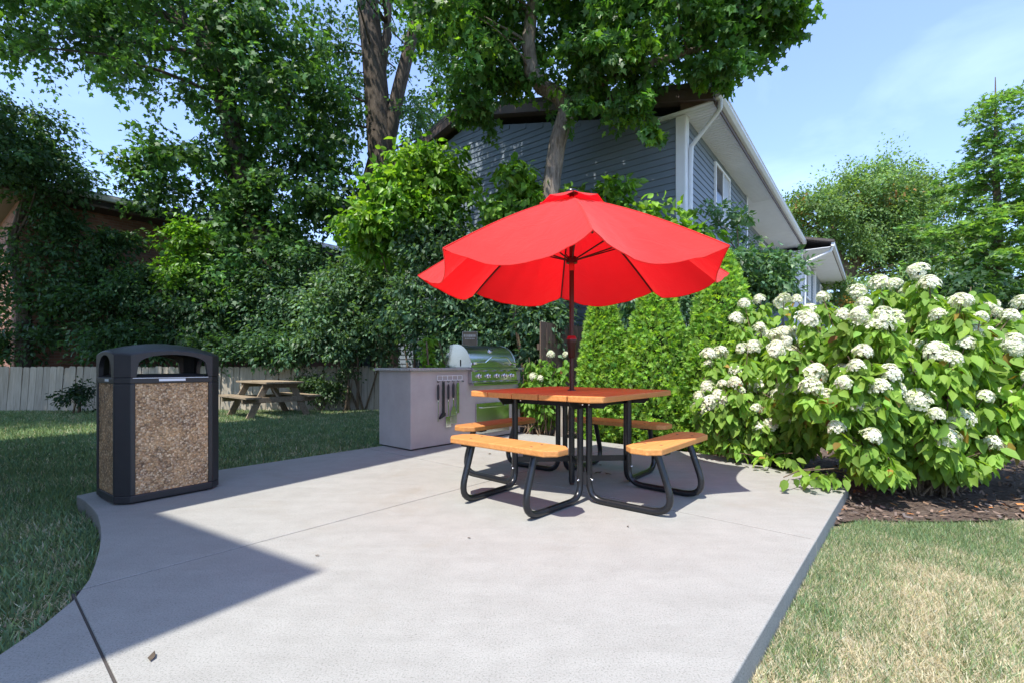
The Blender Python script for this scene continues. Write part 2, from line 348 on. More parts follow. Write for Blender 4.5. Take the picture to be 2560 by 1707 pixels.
def brick():
    m, nt, b = nmat('red_brick', 0.9, 0, 0.15); v = tcoord(nt, 'UV')
    br = nt.nodes.new('ShaderNodeTexBrick'); br.inputs['Scale'].default_value = 1.0; br.inputs['Brick Width'].default_value = 0.215; br.inputs['Row Height'].default_value = 0.075
    br.inputs['Mortar Size'].default_value = 0.006; br.inputs['Color1'].default_value = (0.22, 0.085, 0.055, 1); br.inputs['Color2'].default_value = (0.36, 0.16, 0.105, 1); br.inputs['Mortar'].default_value = (0.30, 0.26, 0.22, 1)
    nt.links.new(v, br.inputs['Vector']); c = mix(nt, 0.35, br.outputs['Color'], ramp(nt, noise(nt, v, 3, 6), [(0.3, (0.16, 0.09, 0.07)), (0.7, (0.42, 0.25, 0.18))]))
    nt.links.new(c, b.inputs['Base Color']); bump(nt, b, br.outputs['Fac'], -0.5, 0.01); return m
M['brick'] = brick()
def canopy():
    m, nt, b = nmat('red_canvas', 0.75, 0, 0.35); v = tcoord(nt)
    c = ramp(nt, noise(nt, v, 3, 5), [(0.3, (0.70, 0.030, 0.026)), (0.7, (0.80, 0.042, 0.036))]); nt.links.new(c, b.inputs['Base Color'])
    b.inputs['Sheen Weight'].default_value = 0.6; b.inputs['Sheen Roughness'].default_value = 0.5; b.inputs['Sheen Tint'].default_value = (1, 0.6, 0.55, 1)
    bump(nt, b, noise(nt, v, 6, 5, 0.6, 1.5), 0.5, 0.02)
    tr = nt.nodes.new('ShaderNodeBsdfTranslucent'); tr.inputs['Color'].default_value = (0.95, 0.006, 0.014, 1)
    ms = nt.nodes.new('ShaderNodeMixShader'); ms.inputs['Fac'].default_value = 0.5
    nt.links.new(b.outputs['BSDF'], ms.inputs[1]); nt.links.new(tr.outputs['BSDF'], ms.inputs[2]); nt.links.new(ms.outputs['Shader'], nt.nodes['Material Output'].inputs['Surface']); return m
M['canopy'] = canopy()
M['blacknylon'] = simple('black_nylon', (0.018, 0.018, 0.02), 0.45)
M['signwood'] = simple('brown_sign_face', (0.13, 0.10, 0.055), 0.6, 0, 0.3, 10)
M['signpale'] = simple('faded_cream_lettering', (0.42, 0.40, 0.33), 0.6)
M['signgreen'] = simple('dark_green_print', (0.03, 0.06, 0.03), 0.6)
M['deadleaf'] = simple('dry_leaf', (0.07, 0.05, 0.032), 0.8, 0, 0.4, 30)
M['greyflower'] = simple('withered_bloom', (0.25, 0.2, 0.17), 0.9)

# ------------------------------------------------------------------ ground, bed, patio
m = MB(); S = 400.0
m.add([(-S, -S, GROUND), (S, -S, GROUND), (S, S, GROUND), (-S, S, GROUND)], [(0, 1, 2, 3)])
tag(m.build('lawn', M['lawn']), kind='structure')

BED = [(1.9, 2.95), (2.35, 3.2), (3.0, 3.16), (4.2, 3.3), (5.6, 3.9), (6.6, 5.2), (6.4, 7.4), (3.0, 8.6), (0.0, 10.2), (-1.6, 9.3), (-1.2, 7.6), (0.0, 6.0), (2.0, 4.5)]
gx, gy = np.meshgrid(np.arange(-1.7, 6.7, 0.06), np.arange(2.9, 10.3, 0.06)); ins = inpoly(gx, gy, BED)
def hnoise(x, y, s=1.0, seed=0.0):
    return (np.sin(x * 1.7 * s + 1.3 + seed) * np.cos(y * 2.1 * s - .7 + seed) + .6 * np.sin(x * 4.3 * s - y * 3.1 * s + 2 * seed) + .4 * np.cos(x * 7.9 * s + y * 6.7 * s + seed) + .3 * np.sin(x * 13.1 * s - 11.3 * y * s)) / 2.3
gz = GROUND + 0.012 + 0.018 * np.abs(hnoise(gx, gy, 3.0)); idx = -np.ones(gx.shape, int); ids = np.argwhere(ins); vs = []
for n_, (i, j) in enumerate(ids): idx[i, j] = n_; vs.append((gx[i, j], gy[i, j], gz[i, j]))
fs = [(idx[i, j], idx[i, j + 1], idx[i + 1, j + 1], idx[i + 1, j]) for i, j in ids if i + 1 < gx.shape[0] and j + 1 < gx.shape[1] and idx[i, j + 1] >= 0 and idx[i + 1, j + 1] >= 0 and idx[i + 1, j] >= 0]
tag(MB().add(vs, fs, True).build('soil_bed', M['soil']), kind='structure')

left_curve = [(-1.35, 0.2), (-1.45, 0.7), (-1.60, 1.2), (-1.70, 1.56), (-1.73, 1.73), (-1.80, 1.94), (-1.90, 2.12), (-2.03, 2.30), (-2.16, 2.47), (-2.30, 2.64), (-2.46, 2.82), (-2.66, 3.03), (-2.86, 3.21), (-3.04, 3.36), (-3.22, 3.49)]
b1, b2, b3 = G(1.35, 4.9)[:2], G(5.27, 4.9)[:2], G(5.27, 1.6)[:2]
PATIO = [G(-2.6, .43)[:2], G(4.62, .43)[:2], G(4.80, .55)[:2], G(4.90, .8)[:2], G(5.0, 1.12)[:2], G(5.13, 1.42)[:2], b3, b2, b1, (-3.15, 3.72)] + left_curve[::-1]
patio = bpy.data.objects.new('patio', None); COL.objects.link(patio); tag(patio, kind='structure')
def slab(poly):
    # chamfered concrete slab with a rounded edge
    n = len(poly); c = np.mean(np.array(poly), axis=0)
    def inset(d):
        P = np.array(poly); o = []
        area = 0.5 * sum(P[i][0] * P[(i + 1) % n][1] - P[(i + 1) % n][0] * P[i][1] for i in range(n)); sg = 1 if area > 0 else -1
        for i in range(n):
            a = P[i] - P[i - 1]; b = P[(i + 1) % n] - P[i]; a = a / (np.linalg.norm(a) + 1e-9); b = b / (np.linalg.norm(b) + 1e-9)
            na = np.array([-a[1], a[0]]) * sg; nb = np.array([-b[1], b[0]]) * sg; k = na + nb; k = k / max(np.dot(k, na), 0.35) if np.linalg.norm(k) > 1e-6 else na
            o.append(tuple(P[i] + k * d))
        return o
    m = MB(); rings = [(poly, -0.26), (poly, -0.006), (inset(0.0015), -0.002), (inset(0.004), 0.0)]
    vs = []; fs = []
    for r, z in rings: vs += [(p[0], p[1], z) for p in r]
    for k in range(3): fs += [(k * n + i, k * n + (i + 1) % n, (k + 1) * n + (i + 1) % n, (k + 1) * n + i) for i in range(n)]
    fs.append(tuple(range(3 * n, 4 * n))); m.add(vs, fs); return m
uB, uC, vA = 0.297, 3.07, 2.72; j1, j2 = 0.004, 0.004
pieces = []
near = clip(PATIO, U, uB - j1, False); pieces.append(near)
rest = clip(PATIO, U, uB + j1, True)
lo, hi = clip(rest, V, vA - j2, False), clip(rest, V, vA + j2, True)
for p in (lo, hi):
    pieces += [clip(p, U, uC - j2, False), clip(p, U, uC + j2, True)]
for p in pieces: slab(p).build('concrete_slab', M['concrete'], patio)
m = MB()
m.box(G(uB, 1.58, -0.129), (0.008, 2.25, 0.25), AG); m.box(G(2.74, vA, -0.128), (4.86, 0.008, 0.25), AG); m.box(G(uC, 2.66, -0.1275), (0.008, 4.4, 0.25), AG)
m.build('joint_filler', M['joint'], patio)

# concrete sheet added out of view to bounce light onto house soffit and side wall
def HG(t, v): p = np.array([3.14, 8.6]) + UH * t + VH * v; return (p[0], p[1], GROUND + .012)
wk = MB().add([HG(-1.5, -1.3), HG(-1.5, -1.3 - 5.5), HG(26, -6.8), HG(26, -1.3)], [(0, 1, 2, 3)]).build('bounce_paving', M['concrete']); tag(wk, kind='structure')

# ------------------------------------------------------------------ blue-grey house with gable
HZ0, EAVE = GROUND, 5.52
def siding_board(length, h=0.127, axis='x'):
    # wedge-shaped lap board; local x along, y outwards negative
    m = MB(); p = [(0.0, 0), (-0.022, 0.0), (-0.022, 0.008), (-0.006, h - 0.002), (0.0, h - 0.002)]
    return m.extrude(p, 0, length, 'x')
house = thing('blue_house', 'two storey blue grey sided house with white soffit and gutter behind umbrella', 'house', (3.14, 8.6, HZ0), AH)
TR, SL, HW, HL = 5.4, 0.27, 10.8, 12.3     # ridge offset, slope, gable width, length
E = EAVE - HZ0
m = MB(); apex = E + SL * TR
m.add([(0, 0, 0), (0, HW, 0), (0, HW, E), (0, TR, apex), (0, 0, E)], [(0, 1, 2, 3, 4)][::-1])
m.add([(0, 0, 0), (5.18, 0, 0), (5.18, 0, E), (0, 0, E)], [(0, 1, 2, 3)]); m.add([(5.18, 0, 0), (5.18, .45, 0), (5.18, .45, E), (5.18, 0, E)], [(0, 1, 2, 3)])
m.add([(5.18, .45, 0), (HL, .45, 0), (HL, .45, E), (5.18, .45, E)], [(0, 1, 2, 3)])
m.add([(0, HW, 0), (HL, HW, 0), (HL, HW, E), (0, HW, E)], [(3, 2, 1, 0)]); m.add([(HL, .45, 0), (HL, HW, 0), (HL, HW, E), (HL, TR, apex), (HL, .45, E)], [(0, 1, 2, 3, 4)])
wall = m.build('wall', M['siding'], house)
ch = 0.127; nrow = int(E / ch)
full = siding_board(HW).mesh('siding_board'); full.materials.append(M['siding'])
for i in range(nrow + 1):
    if i * ch < E - ch: link('siding_board', full, None, wall, (0, HW, i * ch), (0, 0, -math.pi / 2))
i = nrow
while i * ch < apex - 0.06:
    z = i * ch; y0 = max(0, (z + ch * .9 - E) / SL); y1 = HW - y0
    if y1 - y0 > 0.2: siding_board(y1 - y0).build('siding_board', M['siding'], wall, (0, y1, z), (0, 0, -math.pi / 2))
    i += 1
sA = siding_board(5.18).mesh('siding_board'); sA.materials.append(M['siding']); sB = siding_board(HL - 5.18).mesh('siding_board'); sB.materials.append(M['siding'])
for i in range(nrow):
    link('siding_board', sA, None, wall, (0, 0, i * ch)); link('siding_board', sB, None, wall, (5.18, .45, i * ch))
# corner boards, soffit, gutter, roof
MB().box((-.028, .06, E / 2), (.02, .17, E - .02)).box((.065, -.03, E / 2), (.17, .02, E - .02)).build('corner_board', M['white'], house, bevel=.004)
MB().box((5.17, -.03, E / 2), (.09, .02, E - .02)).build('corner_board', M['white'], house, bevel=.004)
sof = MB().box((HL / 2, -.05, E + .012), (HL + .3, 1.0, .02)).build('soffit', M['white'], house)
sm_ = MB().box((0, 0, 0), (.009, .52, .008)).mesh('soffit_rib'); sm_.materials.append(M['white'])
for i in range(60): link('soffit_rib', sm_, None, sof, (-.05 + i * .1, -.285, E - .001))
MB().box((HL / 2, -.558, E + .03), (HL + .3, .02, .14)).build('fascia', M['browntrim'], house)
m = MB(); m.extrude([(-.57, E + .04), (-.63, E + .045), (-.68, E + .09), (-.675, E + .16), (-.69, E + .165), (-.69, E + .18), (-.57, E + .18)], -.16, HL + .14)
gut = m.build('gutter', M['gutter'], house, bevel=.004)
p = fillet([(-.02, -.62, E + .06), (-.02, -.62, E - .1), (.12, -.09, E - .55), (.12, -.075, E - 1.0), (.12, -.075, .15)], [.05, .08, .1, .1])
m = MB(); m.tube(p, .042, 8); m.build('downspout', M['gutter'], house)
def roof_slab(y0, z0, y1, z1, xa, xb, t=.09):
    m = MB(); d = Vector((0, y1 - y0, z1 - z0)).normalized(); nn = Vector((0, -d.z, d.y)) if d.y > 0 else Vector((0, d.z, -d.y))
    a, b = Vector((0, y0, z0)), Vector((0, y1, z1)); q = [a, b, b + nn * t, a + nn * t]
    return m.extrude([(v.y, v.z) for v in q], xa, xb, 'x')
zE = E + .165
roof_slab(-.60, zE - .0, TR, zE + SL * (TR + .6), -.30, HL + .15).build('roof', M['shingle'], house)
roof_slab(HW + .6, zE, TR, zE + SL * (TR + .6), -.30, HL + .15).build('roof', M['shingle'], house)
for (ya, yb) in ((-.58, TR - .01), (HW + .58, TR + .01)):
    za = zE; zb = zE + SL * (TR + .58); m = MB()
    m.extrude([(ya, za - .195), (yb, zb - .195), (yb, zb - .004), (ya, za - .004)], -.295, -.265, 'x').build('rake_fascia', M['browntrim'], house)
    m = MB(); m.extrude([(ya, za - .175), (yb, zb - .175), (yb, zb - .15), (ya, za - .15)], -.264, -.026, 'x').build('rake_soffit', M['browntrim'], house)
MB().extrude([(-.545, E + .025), (0.02, E + .025), (0.02, E + .30), (-.545, E + .15)], -.152, -.135, 'x').build('eave_return', M['browntrim'], house)
def window(x0, x1, z0, z1, y, parent, dark=0.5):
    w = MB()
    t = .055
    w.box(((x0 + x1) / 2, y - .035, z1 - t / 2), (x1 - x0, .05, t)).box(((x0 + x1) / 2, y - .035, z0 + t / 2), (x1 - x0, .05, t))
    w.box((x0 + t / 2, y - .035, (z0 + z1) / 2), (t, .05, z1 - z0 - 2 * t)).box((x1 - t / 2, y - .035, (z0 + z1) / 2), (t, .05, z1 - z0 - 2 * t))
    xm = x0 + (x1 - x0) * .52; w.box((xm, y - .033, (z0 + z1) / 2), (.05, .044, z1 - z0 - 2 * t))
    o = w.build('window', M['white'], parent)
    MB().box(((x0 + t + xm - .025) / 2, y - .03, (z0 + z1) / 2), (xm - x0 - t - .026, .012, z1 - z0 - 2 * t - .002)).build('pane', M['glass'], o)
    MB().box(((x1 - t + xm + .025) / 2, y - .024, (z0 + z1) / 2), (x1 - xm - t - .026, .012, z1 - z0 - 2 * t - .002)).build('pane', M['blind'], o)
window(1.93, 3.2, 4.15 - HZ0, 5.33 - HZ0, 0, house); window(5.9, 7.1, 4.05 - HZ0, 5.3 - HZ0, .45, house); window(9.3, 10.6, 4.1 - HZ0, 5.3 - HZ0, .45, house)
window(2.0, 3.2, 1.0, 2.3, 0, house)

# second block further along
hb2 = thing('far_house_block', 'far white cornered end block of houses beyond the hydrangeas', 'house', tuple(np.append(np.array([3.14, 8.6]) + UH * 12.32 - VH * .5, HZ0)), AH)
L2 = 11.6; E2 = 5.32 - HZ0
m = MB(); m.box((L2 / 2, 4.5, E2 / 2), (L2, 9, E2)); m.add([(0, 0, E2), (0, 9, E2), (0, 4.5, E2 + 1.2)], [(2, 1, 0)]); w2 = m.build('wall', M['siding'], hb2)
s2 = siding_board(9.0).mesh('siding_board'); s2.materials.append(M['siding']); s3 = siding_board(L2).mesh('siding_board'); s3.materials.append(M['siding'])
for i in range(18, int(E2 / ch)):
    link('siding_board', s2, None, w2, (0, 9, i * ch), (0, 0, -math.pi / 2)); link('siding_board', s3, None, w2, (0, 0, i * ch))
MB().box((-.03, .13, E2 / 2), (.03, .3, E2 - .01)).box((.12, -.03, E2 / 2), (.3, .03, E2 - .01)).build('corner_board', M['white'], hb2)
MB().box((L2 / 2, -.3, E2 + .012), (L2 + .3, 1.3, .02)).build('soffit', M['white'], hb2)
MB().box((L2 / 2, -.958, E2 + .05), (L2 + .3, .02, .10)).build('fascia', M['browntrim'], hb2)
MB().box((L2 / 2, -1.02, E2 + .1), (L2 + .3, .1, .14)).build('gutter', M['gutter'], hb2)
m = MB(); m.tube(fillet([(-.05, -1.0, E2 + .05), (-.02, -.95, E2 - .12), (.05, -.12, E2 - .45), (.05, -.1, .2)], .08), .05, 8).build('downspout', M['gutter'], hb2)
roof_slab(-1.05, E2 + .17, 4.5, E2 + .17 + .27 * 5.55, -.2, L2 + .2).build('roof', M['shingle'], hb2); roof_slab(9.5, E2 + .17, 4.5, E2 + .17 + .27 * 5.55, -.2, L2 + .2).build('roof', M['shingle'], hb2)
for a, b in ((1.2, 2.7), (7.4, 8.8)): window(a, b, E2 - 1.6, E2 - .25, -.01, hb2)
MB().box((4.4, -.06, E2 - 1.3), (.25, .1, 2.4)).build('corner_board', M['white'], hb2)

# ------------------------------------------------------------------ brick building behind the left fence
def uv_box(name, d, mat, parent, loc):
    # box with metre-true UVs so that the brick courses run level
    m = MB().box((0, 0, 0), d).mesh(name); uv = m.uv_layers.new(name='UVMap')
    for p in m.polygons:
        n = p.normal
        for li in p.loop_indices:
            c = m.vertices[m.loops[li].vertex_index].co
            uv.data[li].uv = (c.y, c.z) if abs(n.x) > .7 else ((c.x, c.z) if abs(n.y) > .7 else (c.x, c.y))
    return link(name, m, mat, parent, loc)
bb = thing('brick_building', 'long red brick building with dark eave and pale roof behind left trees', 'building', (-12.26, 11.75, HZ0), AH)
BZ = 5.15 - HZ0
uv_box('wall', (26, 8, BZ), M['brick'], bb, (13, 4, BZ / 2))
MB().box((13, 4, BZ + .01), (27, 9.3, .05)).build('soffit', M['browntrim'], bb)
MB().box((13, -.62, BZ + .12), (27, .03, .26)).build('fascia', simple('dark_fascia', (.02, .016, .014), .7), bb)
MB().box((13, -.70, BZ + .22), (27, .12, .09)).build('gutter', M['gutter'], bb)
roof_slab(-.66, BZ + .27, 4, BZ + .27 + .2 * 4.66, -.5, 26.5).build('roof', M['metalroof'], bb); roof_slab(8.66, BZ + .27, 4, BZ + .27 + .2 * 4.66, -.5, 26.5).build('roof', M['metalroof'], bb)
window(3.4, 5.0, 3.3, 4.6, -.01, bb); window(10, 11.6, 3.3, 4.6, -.01, bb)

# ------------------------------------------------------------------ apartment block out of frame on the left: throws the big patio shadow
ab = thing('apartment_block', 'tall pale apartment block with stepped end just left of the patio', 'building', (0, 0, GROUND), AG)
AHh = 12.6 - GROUND
M['palewall'] = simple('pale_render_wall', (0.70, 0.68, 0.64), 0.8, 0, 0.06, 2, 0.2, 60)  # pale so this unseen wall bounces light into the patio shade
MB().box((-.45 - 4.75, 3.615 + 2.7, AHh / 2), (9.5, 5.4, AHh)).build('wall', M['palewall'], ab)
MB().prism([(-10, 1.684), (-2.606, 1.684), (-2.917, 3.61), (-10, 3.61)], 0, 7.0 - GROUND).build('stair_wing', M['palewall'], ab)
MB().box((-5.2, 6.315, AHh + .04), (9.5, 5.4, .08)).build('roof', M['shingle'], ab)
for k in range(4):
    for yy in (4.7, 7.2):
        w = MB().box((-.42, yy + .6, 1.2 + k * 2.9 + .7), (.06, 1.2, 1.4)).build('window', M['white'], ab)
        MB().box((-.385, yy + .6, 1.2 + k * 2.9 + .7), (.02, 1.08, 1.28)).build('pane', M['glass'], w)

# ------------------------------------------------------------------ fences
FA, FB = np.array([-13.6, 10.95]), np.array([0.9, 11.62]); fd = FB - FA; FL = np.linalg.norm(fd); fa = math.atan2(fd[1], fd[0])
fence = thing('picket_fence', 'weathered off white board fence along the back of the lawn', 'fence', (FA[0], FA[1], GROUND), fa)
variants = []
for k in range(5):
    w = .142; h = 1.06 + rng.normal(0, .012); m = MB(); c = .022
    m.extrude([(-w / 2, -.05), (w / 2, -.05), (w / 2, h - c), (w / 2 - c, h), (-w / 2 + c, h), (-w / 2, h - c)], -.009, .009, 'y')
    me = m.mesh('picket'); me.materials.append(M['fence']); variants.append(me)
npk = int(FL / .151)
for i in range(npk):
    x = .08 + i * .151; lean = (.075 if x < 4.2 else .012) + rng.normal(0, .008)
    link('picket', variants[rng.integers(5)], None, fence, (x - .03 * (x < 4.2), rng.normal(0, .004), rng.normal(0, .008)), (rng.normal(0, .01), lean, 0))
for z in (.25, .82): MB().box((FL / 2, .035, z), (FL, .04, .085)).build('rail', M['fence'], fence)
for i in range(7): MB().box((.3 + i * 2.3, .1, .42), (.09, .09, 1.0)).build('post', M['fence'], fence)
pf = px(1300, 840, 7.45)
bf = thing('brown_board_fence', 'short dark brown board fence behind the umbrella pole', 'fence', (pf[0], pf[1], GROUND), AG)
for i in range(9): MB().box((-.6 + i * .145, rng.normal(0, .004), .88), (.138, .02, 1.66 + rng.normal(0, .015))).build('picket', M['brownfence'], bf)
MB().box((0, .035, .4), (1.35, .04, .09)).box((0, .035, 1.35), (1.35, .04, .09)).build('rail', M['brownfence'], bf)
pl = px(1284, 1010, 6.5)
lb = MB().extrude([(-.075, 0), (.06, 0), (.075, .60), (-.055, .64)], -.012, .012, 'y').build('leaning_board', M['greyboard'], None, (pl[0], pl[1], GROUND + .01), (-.16, .17, .15))
tag(lb, 'grey weathered board leaning upright in the planting behind the table', 'board')

# ------------------------------------------------------------------ red umbrella
TC = (0.478, 3.78)
umb = thing('patio_umbrella', 'open red patio umbrella on a dark pole through the table', 'umbrella', (TC[0], TC[1], 0.0))
R0, ZT, ZR = 1.24, 2.30, 1.685
def rib_pt(s, ang):
    r = .03 + (R0 - .03) * s; z = ZT + (ZR - ZT) * s + .035 * math.sin(math.pi * s)
    return np.array([r * math.cos(ang), r * math.sin(ang), z])
ph0 = math.radians(-92)
for k in range(8):
    a0, a1 = ph0 + k * math.pi / 4, ph0 + (k + 1) * math.pi / 4; ns, na = 18, 18; vs = []; kk = random.random() * 6
    for i in range(ns + 1):
        s = i / ns
        pl_, pr_ = rib_pt(s, a0), rib_pt(s, a1)
        for j in range(na + 1):
            t = j / na; a = 2 * t - 1; p = pl_ * (1 - t) + pr_ * t; q = 1 - a * a
            mid = (pl_ + pr_) / 2; out = mid / max(np.linalg.norm(mid[:2]), .01); out[2] = 0
            p = p - out * (.085 * q * s ** 2.2)                              # free edge is cut in a shallow curve between the ribs
            p[2] -= .125 * q * s ** 1.6                                # and its free edge hangs lower
            fold = .006 * math.sin(5 * a + 3.5 * s + kk) * s * q + .009 * math.sin(14 * (1 - abs(a)) + kk * 2 + 3 * s) * s * q * (1 - q) * 2.2
            fold += .007 * math.sin(26 * a + kk + 5 * s) * math.exp(-(1 - abs(a)) * 5) * s * q * 3 + .005 * math.sin(11 * a * (1 + .4 * s) + 2 * kk) * math.sin(math.pi * s) * q
            p[2] += fold; vs.append(tuple(p))
    W_ = na + 1
    fs = [(i * W_ + j, i * W_ + j + 1, (i + 1) * W_ + j + 1, (i + 1) * W_ + j) for i in range(ns) for j in range(na)]
    o = MB().add(vs, fs, True).build('canopy_panel', M['canopy'], umb)
    # rolled hem along the free edge
    e = [vs[ns * W_ + j] for j in range(na + 1)]; MB().tube(e, .004, 5).build('hem', M['canopy'], o)
for k in range(8):
    a = ph0 + k * math.pi / 4
    pts = [rib_pt(s, a) - np.array([0, 0, .018]) for s in np.linspace(.0, .985, 9)]
    MB().tube(pts, .0075, 6).build('rib', M['bronze'], umb)
    MB().tube([rib_pt(s, a) + np.array([0, 0, .001]) for s in np.linspace(.2, 1.0, 9)], .0045, 5).build('seam', M['canopy'], umb)
    hub = np.array([.03 * math.cos(a), .03 * math.sin(a), 1.80]); MB().tube([hub, rib_pt(.5, a) - np.array([0, 0, .026])], .0065, 6).build('strut', M['bronze'], umb)
vs = []; ns, na = 6, 48
for i in range(ns + 1):
    s = i / ns
    for j in range(na):
        a = ph0 + 2 * math.pi * j / na; w = abs(math.sin(4 * (a - ph0)))
        r = .02 + .235 * s; vs.append((r * math.cos(a), r * math.sin(a), ZT + .050 - .100 * s + .014 * (1 - w) * s ** 2 - .016 * w * s ** 2))
fs = [(i * na + j, i * na + (j + 1) % na, (i + 1) * na + (j + 1) % na, (i + 1) * na + j) for i in range(ns) for j in range(na)]
MB().add(vs, fs, True).build('vent_cap', M['canopy'], umb)
MB().lathe([(.05, ZT + .040), (.05, ZT + .054), (.03, ZT + .066), (.004, ZT + .070)], 16).build('finial', M['blackmetal'], umb)
MB().lathe([(.019, 0.012), (.019, ZT + .03)], 16).build('pole', M['bronze'], umb)
MB().lathe([(.045, 1.775), (.048, 1.80), (.04, 1.825), (.026, 1.83)], 16).build('runner_hub', M['blackmetal'], umb)
MB().lathe([(.0215, 1.715), (.0225, 1.72), (.0225, 1.772), (.0215, 1.775)], 14).build('collar', simple('red_collar', (.5, .03, .03), .4), umb)
ck = MB().lathe([(.024, 1.02), (.030, 1.03), (.034, 1.12), (.041, 1.14), (.042, 1.165), (.036, 1.18), (.021, 1.19)], 18).build('crank_housing', M['bronze'], umb)
MB().lathe([(.043, 1.166), (.043, 1.171), (.030, 1.1945), (.0205, 1.196)], 18).build('top_ring', simple('dark_red_ring', (.22, .02, .025), .4), ck)
MB().lathe([(.034, 0.762), (.034, 0.768), (.022, 0.772)], 16).build('grommet', M['blackmetal'], umb)

# ------------------------------------------------------------------ table with four benches
tb = thing('pedestal_picnic_table', 'square cedar coloured table with four benches on black tube frame', 'table', (TC[0], TC[1], 0.0), AG)
HWD, TZ0, TZ1 = .60, .722, .762
bw = HWD * 2 / 5; c = .062
for i in range(5):
    y0 = -HWD + i * bw + .005; y1 = -HWD + (i + 1) * bw - .005
    if i == 0: poly = [(-HWD + c, y0), (HWD - c, y0), (HWD, y0 + c), (HWD, y1), (-HWD, y1), (-HWD, y0 + c)]
    elif i == 4: poly = [(-HWD, y0), (HWD, y0), (HWD, y1 - c), (HWD - c, y1), (-HWD + c, y1), (-HWD, y1 - c)]
    elif i == 2:
        poly = None
    else: poly = [(-HWD, y0), (HWD, y0), (HWD, y1), (-HWD, y1)]
    if poly: MB().prism(poly, TZ0, TZ1).build('tabletop_board', M['cedar'], tb, bevel=.006)
    else:
        for sx in (-1, 1):   # the middle board is drilled for the pole: two halves around it
            a, b_ = (-HWD, -.001) if sx < 0 else (.001, HWD)
            arc = [(sx * .021 * math.cos(t), .021 * math.sin(t)) for t in np.linspace(-math.pi / 2, math.pi / 2, 9)]
            poly = [(sx * HWD, y0), (sx * HWD, y1), (sx * .0005, y1)] + arc[::-1] + [(sx * .0005, y0)]
            if sx < 0: poly = poly
            MB().prism(poly if sx > 0 else poly[::-1], TZ0, TZ1).build('tabletop_board', M['cedar'], tb)
tr = .0225
for k in range(4):
    ca, sa = math.cos(k * math.pi / 2), math.sin(k * math.pi / 2)
    def W(x, y, z): return (x * ca - y * sa, x * sa + y * ca, z)
    # bench seat (on the local -x side, long along y)
    bx0, bx1, L = -.925, -.685, .475; e = .065
    poly = [(bx0 + e, -L), (bx1 - e, -L), (bx1, -L + e), (bx1, L - e), (bx1 - e, L), (bx0 + e, L), (bx0, L - e), (bx0, -L + e)]
    seat = MB().prism([W(x, y, 0)[:2] for x, y in poly], .412, .452).build('seat', M['cedar'], tb, bevel=.007)
    for y in (-.27, .27):
        for x in (-.86, -.75): MB().lathe([(.010, .450), (.0095, .4535), (.004, .4545)], 10, W(x, y, 0)).build('bolt', M['boltdark'], seat)
    for sy in (-1, 1):
        y = sy * .30; pts = [W(-.345, y, .715), W(-.345, y, tr + .001), W(-.965, y * .93, tr + .001), W(-.835, y * .93, .402)]
        MB().tube(fillet(pts, [.12, .125], 8), tr, 12).build('leg', M['blackmetal'], tb)
        MB().box(W(-.81, y * .93, .404), (.20 if k % 2 == 0 else .07, .07 if k % 2 == 0 else .20, .013)).build('seat_bracket', M['blackmetal'], tb)
        MB().lathe([(.008, 0), (.008, .01), (.003, .013)], 8).build('bolt', M['chrome'], tb, W(-.345 - .021, y, .16), (0, -math.pi / 2, k * math.pi / 2))
    dz = .0 if k % 2 == 0 else -.004
    prof = [(-.52, .716 + dz), (.52, .716 + dz), (.47, .665 + dz), (-.47, .665 + dz)]
    xo = -.318 if k % 2 == 0 else -.321
    vs = [W(xo, y, z) for y, z in prof] + [W(xo + .005, y, z) for y, z in prof]
    m = MB().add(vs, [(0, 1, 2, 3), (7, 6, 5, 4), (0, 4, 5, 1), (1, 5, 6, 2), (2, 6, 7, 3), (3, 7, 4, 0)])
    vs = [W(xo, -.52, .7195 + dz), W(xo, .52, .7195 + dz), W(xo + .045, .52, .7195 + dz), W(xo + .045, -.52, .7195 + dz), W(xo, -.52, .7165 + dz), W(xo, .52, .7165 + dz), W(xo + .045, .52, .7165 + dz), W(xo + .045, -.52, .7165 + dz)]
    m.add(vs, [(0, 1, 2, 3), (7, 6, 5, 4), (0, 4, 5, 1), (1, 5, 6, 2), (2, 6, 7, 3), (3, 7, 4, 0)])
    m.build('angle_iron', M['blackmetal'], tb)
    for y in (-.36, -.26, .26, .36): MB().lathe([(.009, 0), (.009, .009), (.003, .012)], 8).build('bolt', M['chrome'], tb, W(-.3245, y, .69), (0, -math.pi / 2, k * math.pi / 2))
    MB().box(W(-.325, -.325, .17), (.075, .012, .09), k * math.pi / 2 + math.pi / 4 + math.pi / 2).build('corner_bracket', M['blackmetal'], tb)
for a, z in ((math.pi / 4, .225), (-math.pi / 4, .2185)): MB().box((0, 0, z), (.94, .005 if a > 0 else .0055, .045), a).build('cross_brace', M['blackmetal'], tb)
MB().lathe([(.024, .03), (.024, .712)], 14).build('pole_sleeve', M['blackmetal'], tb)

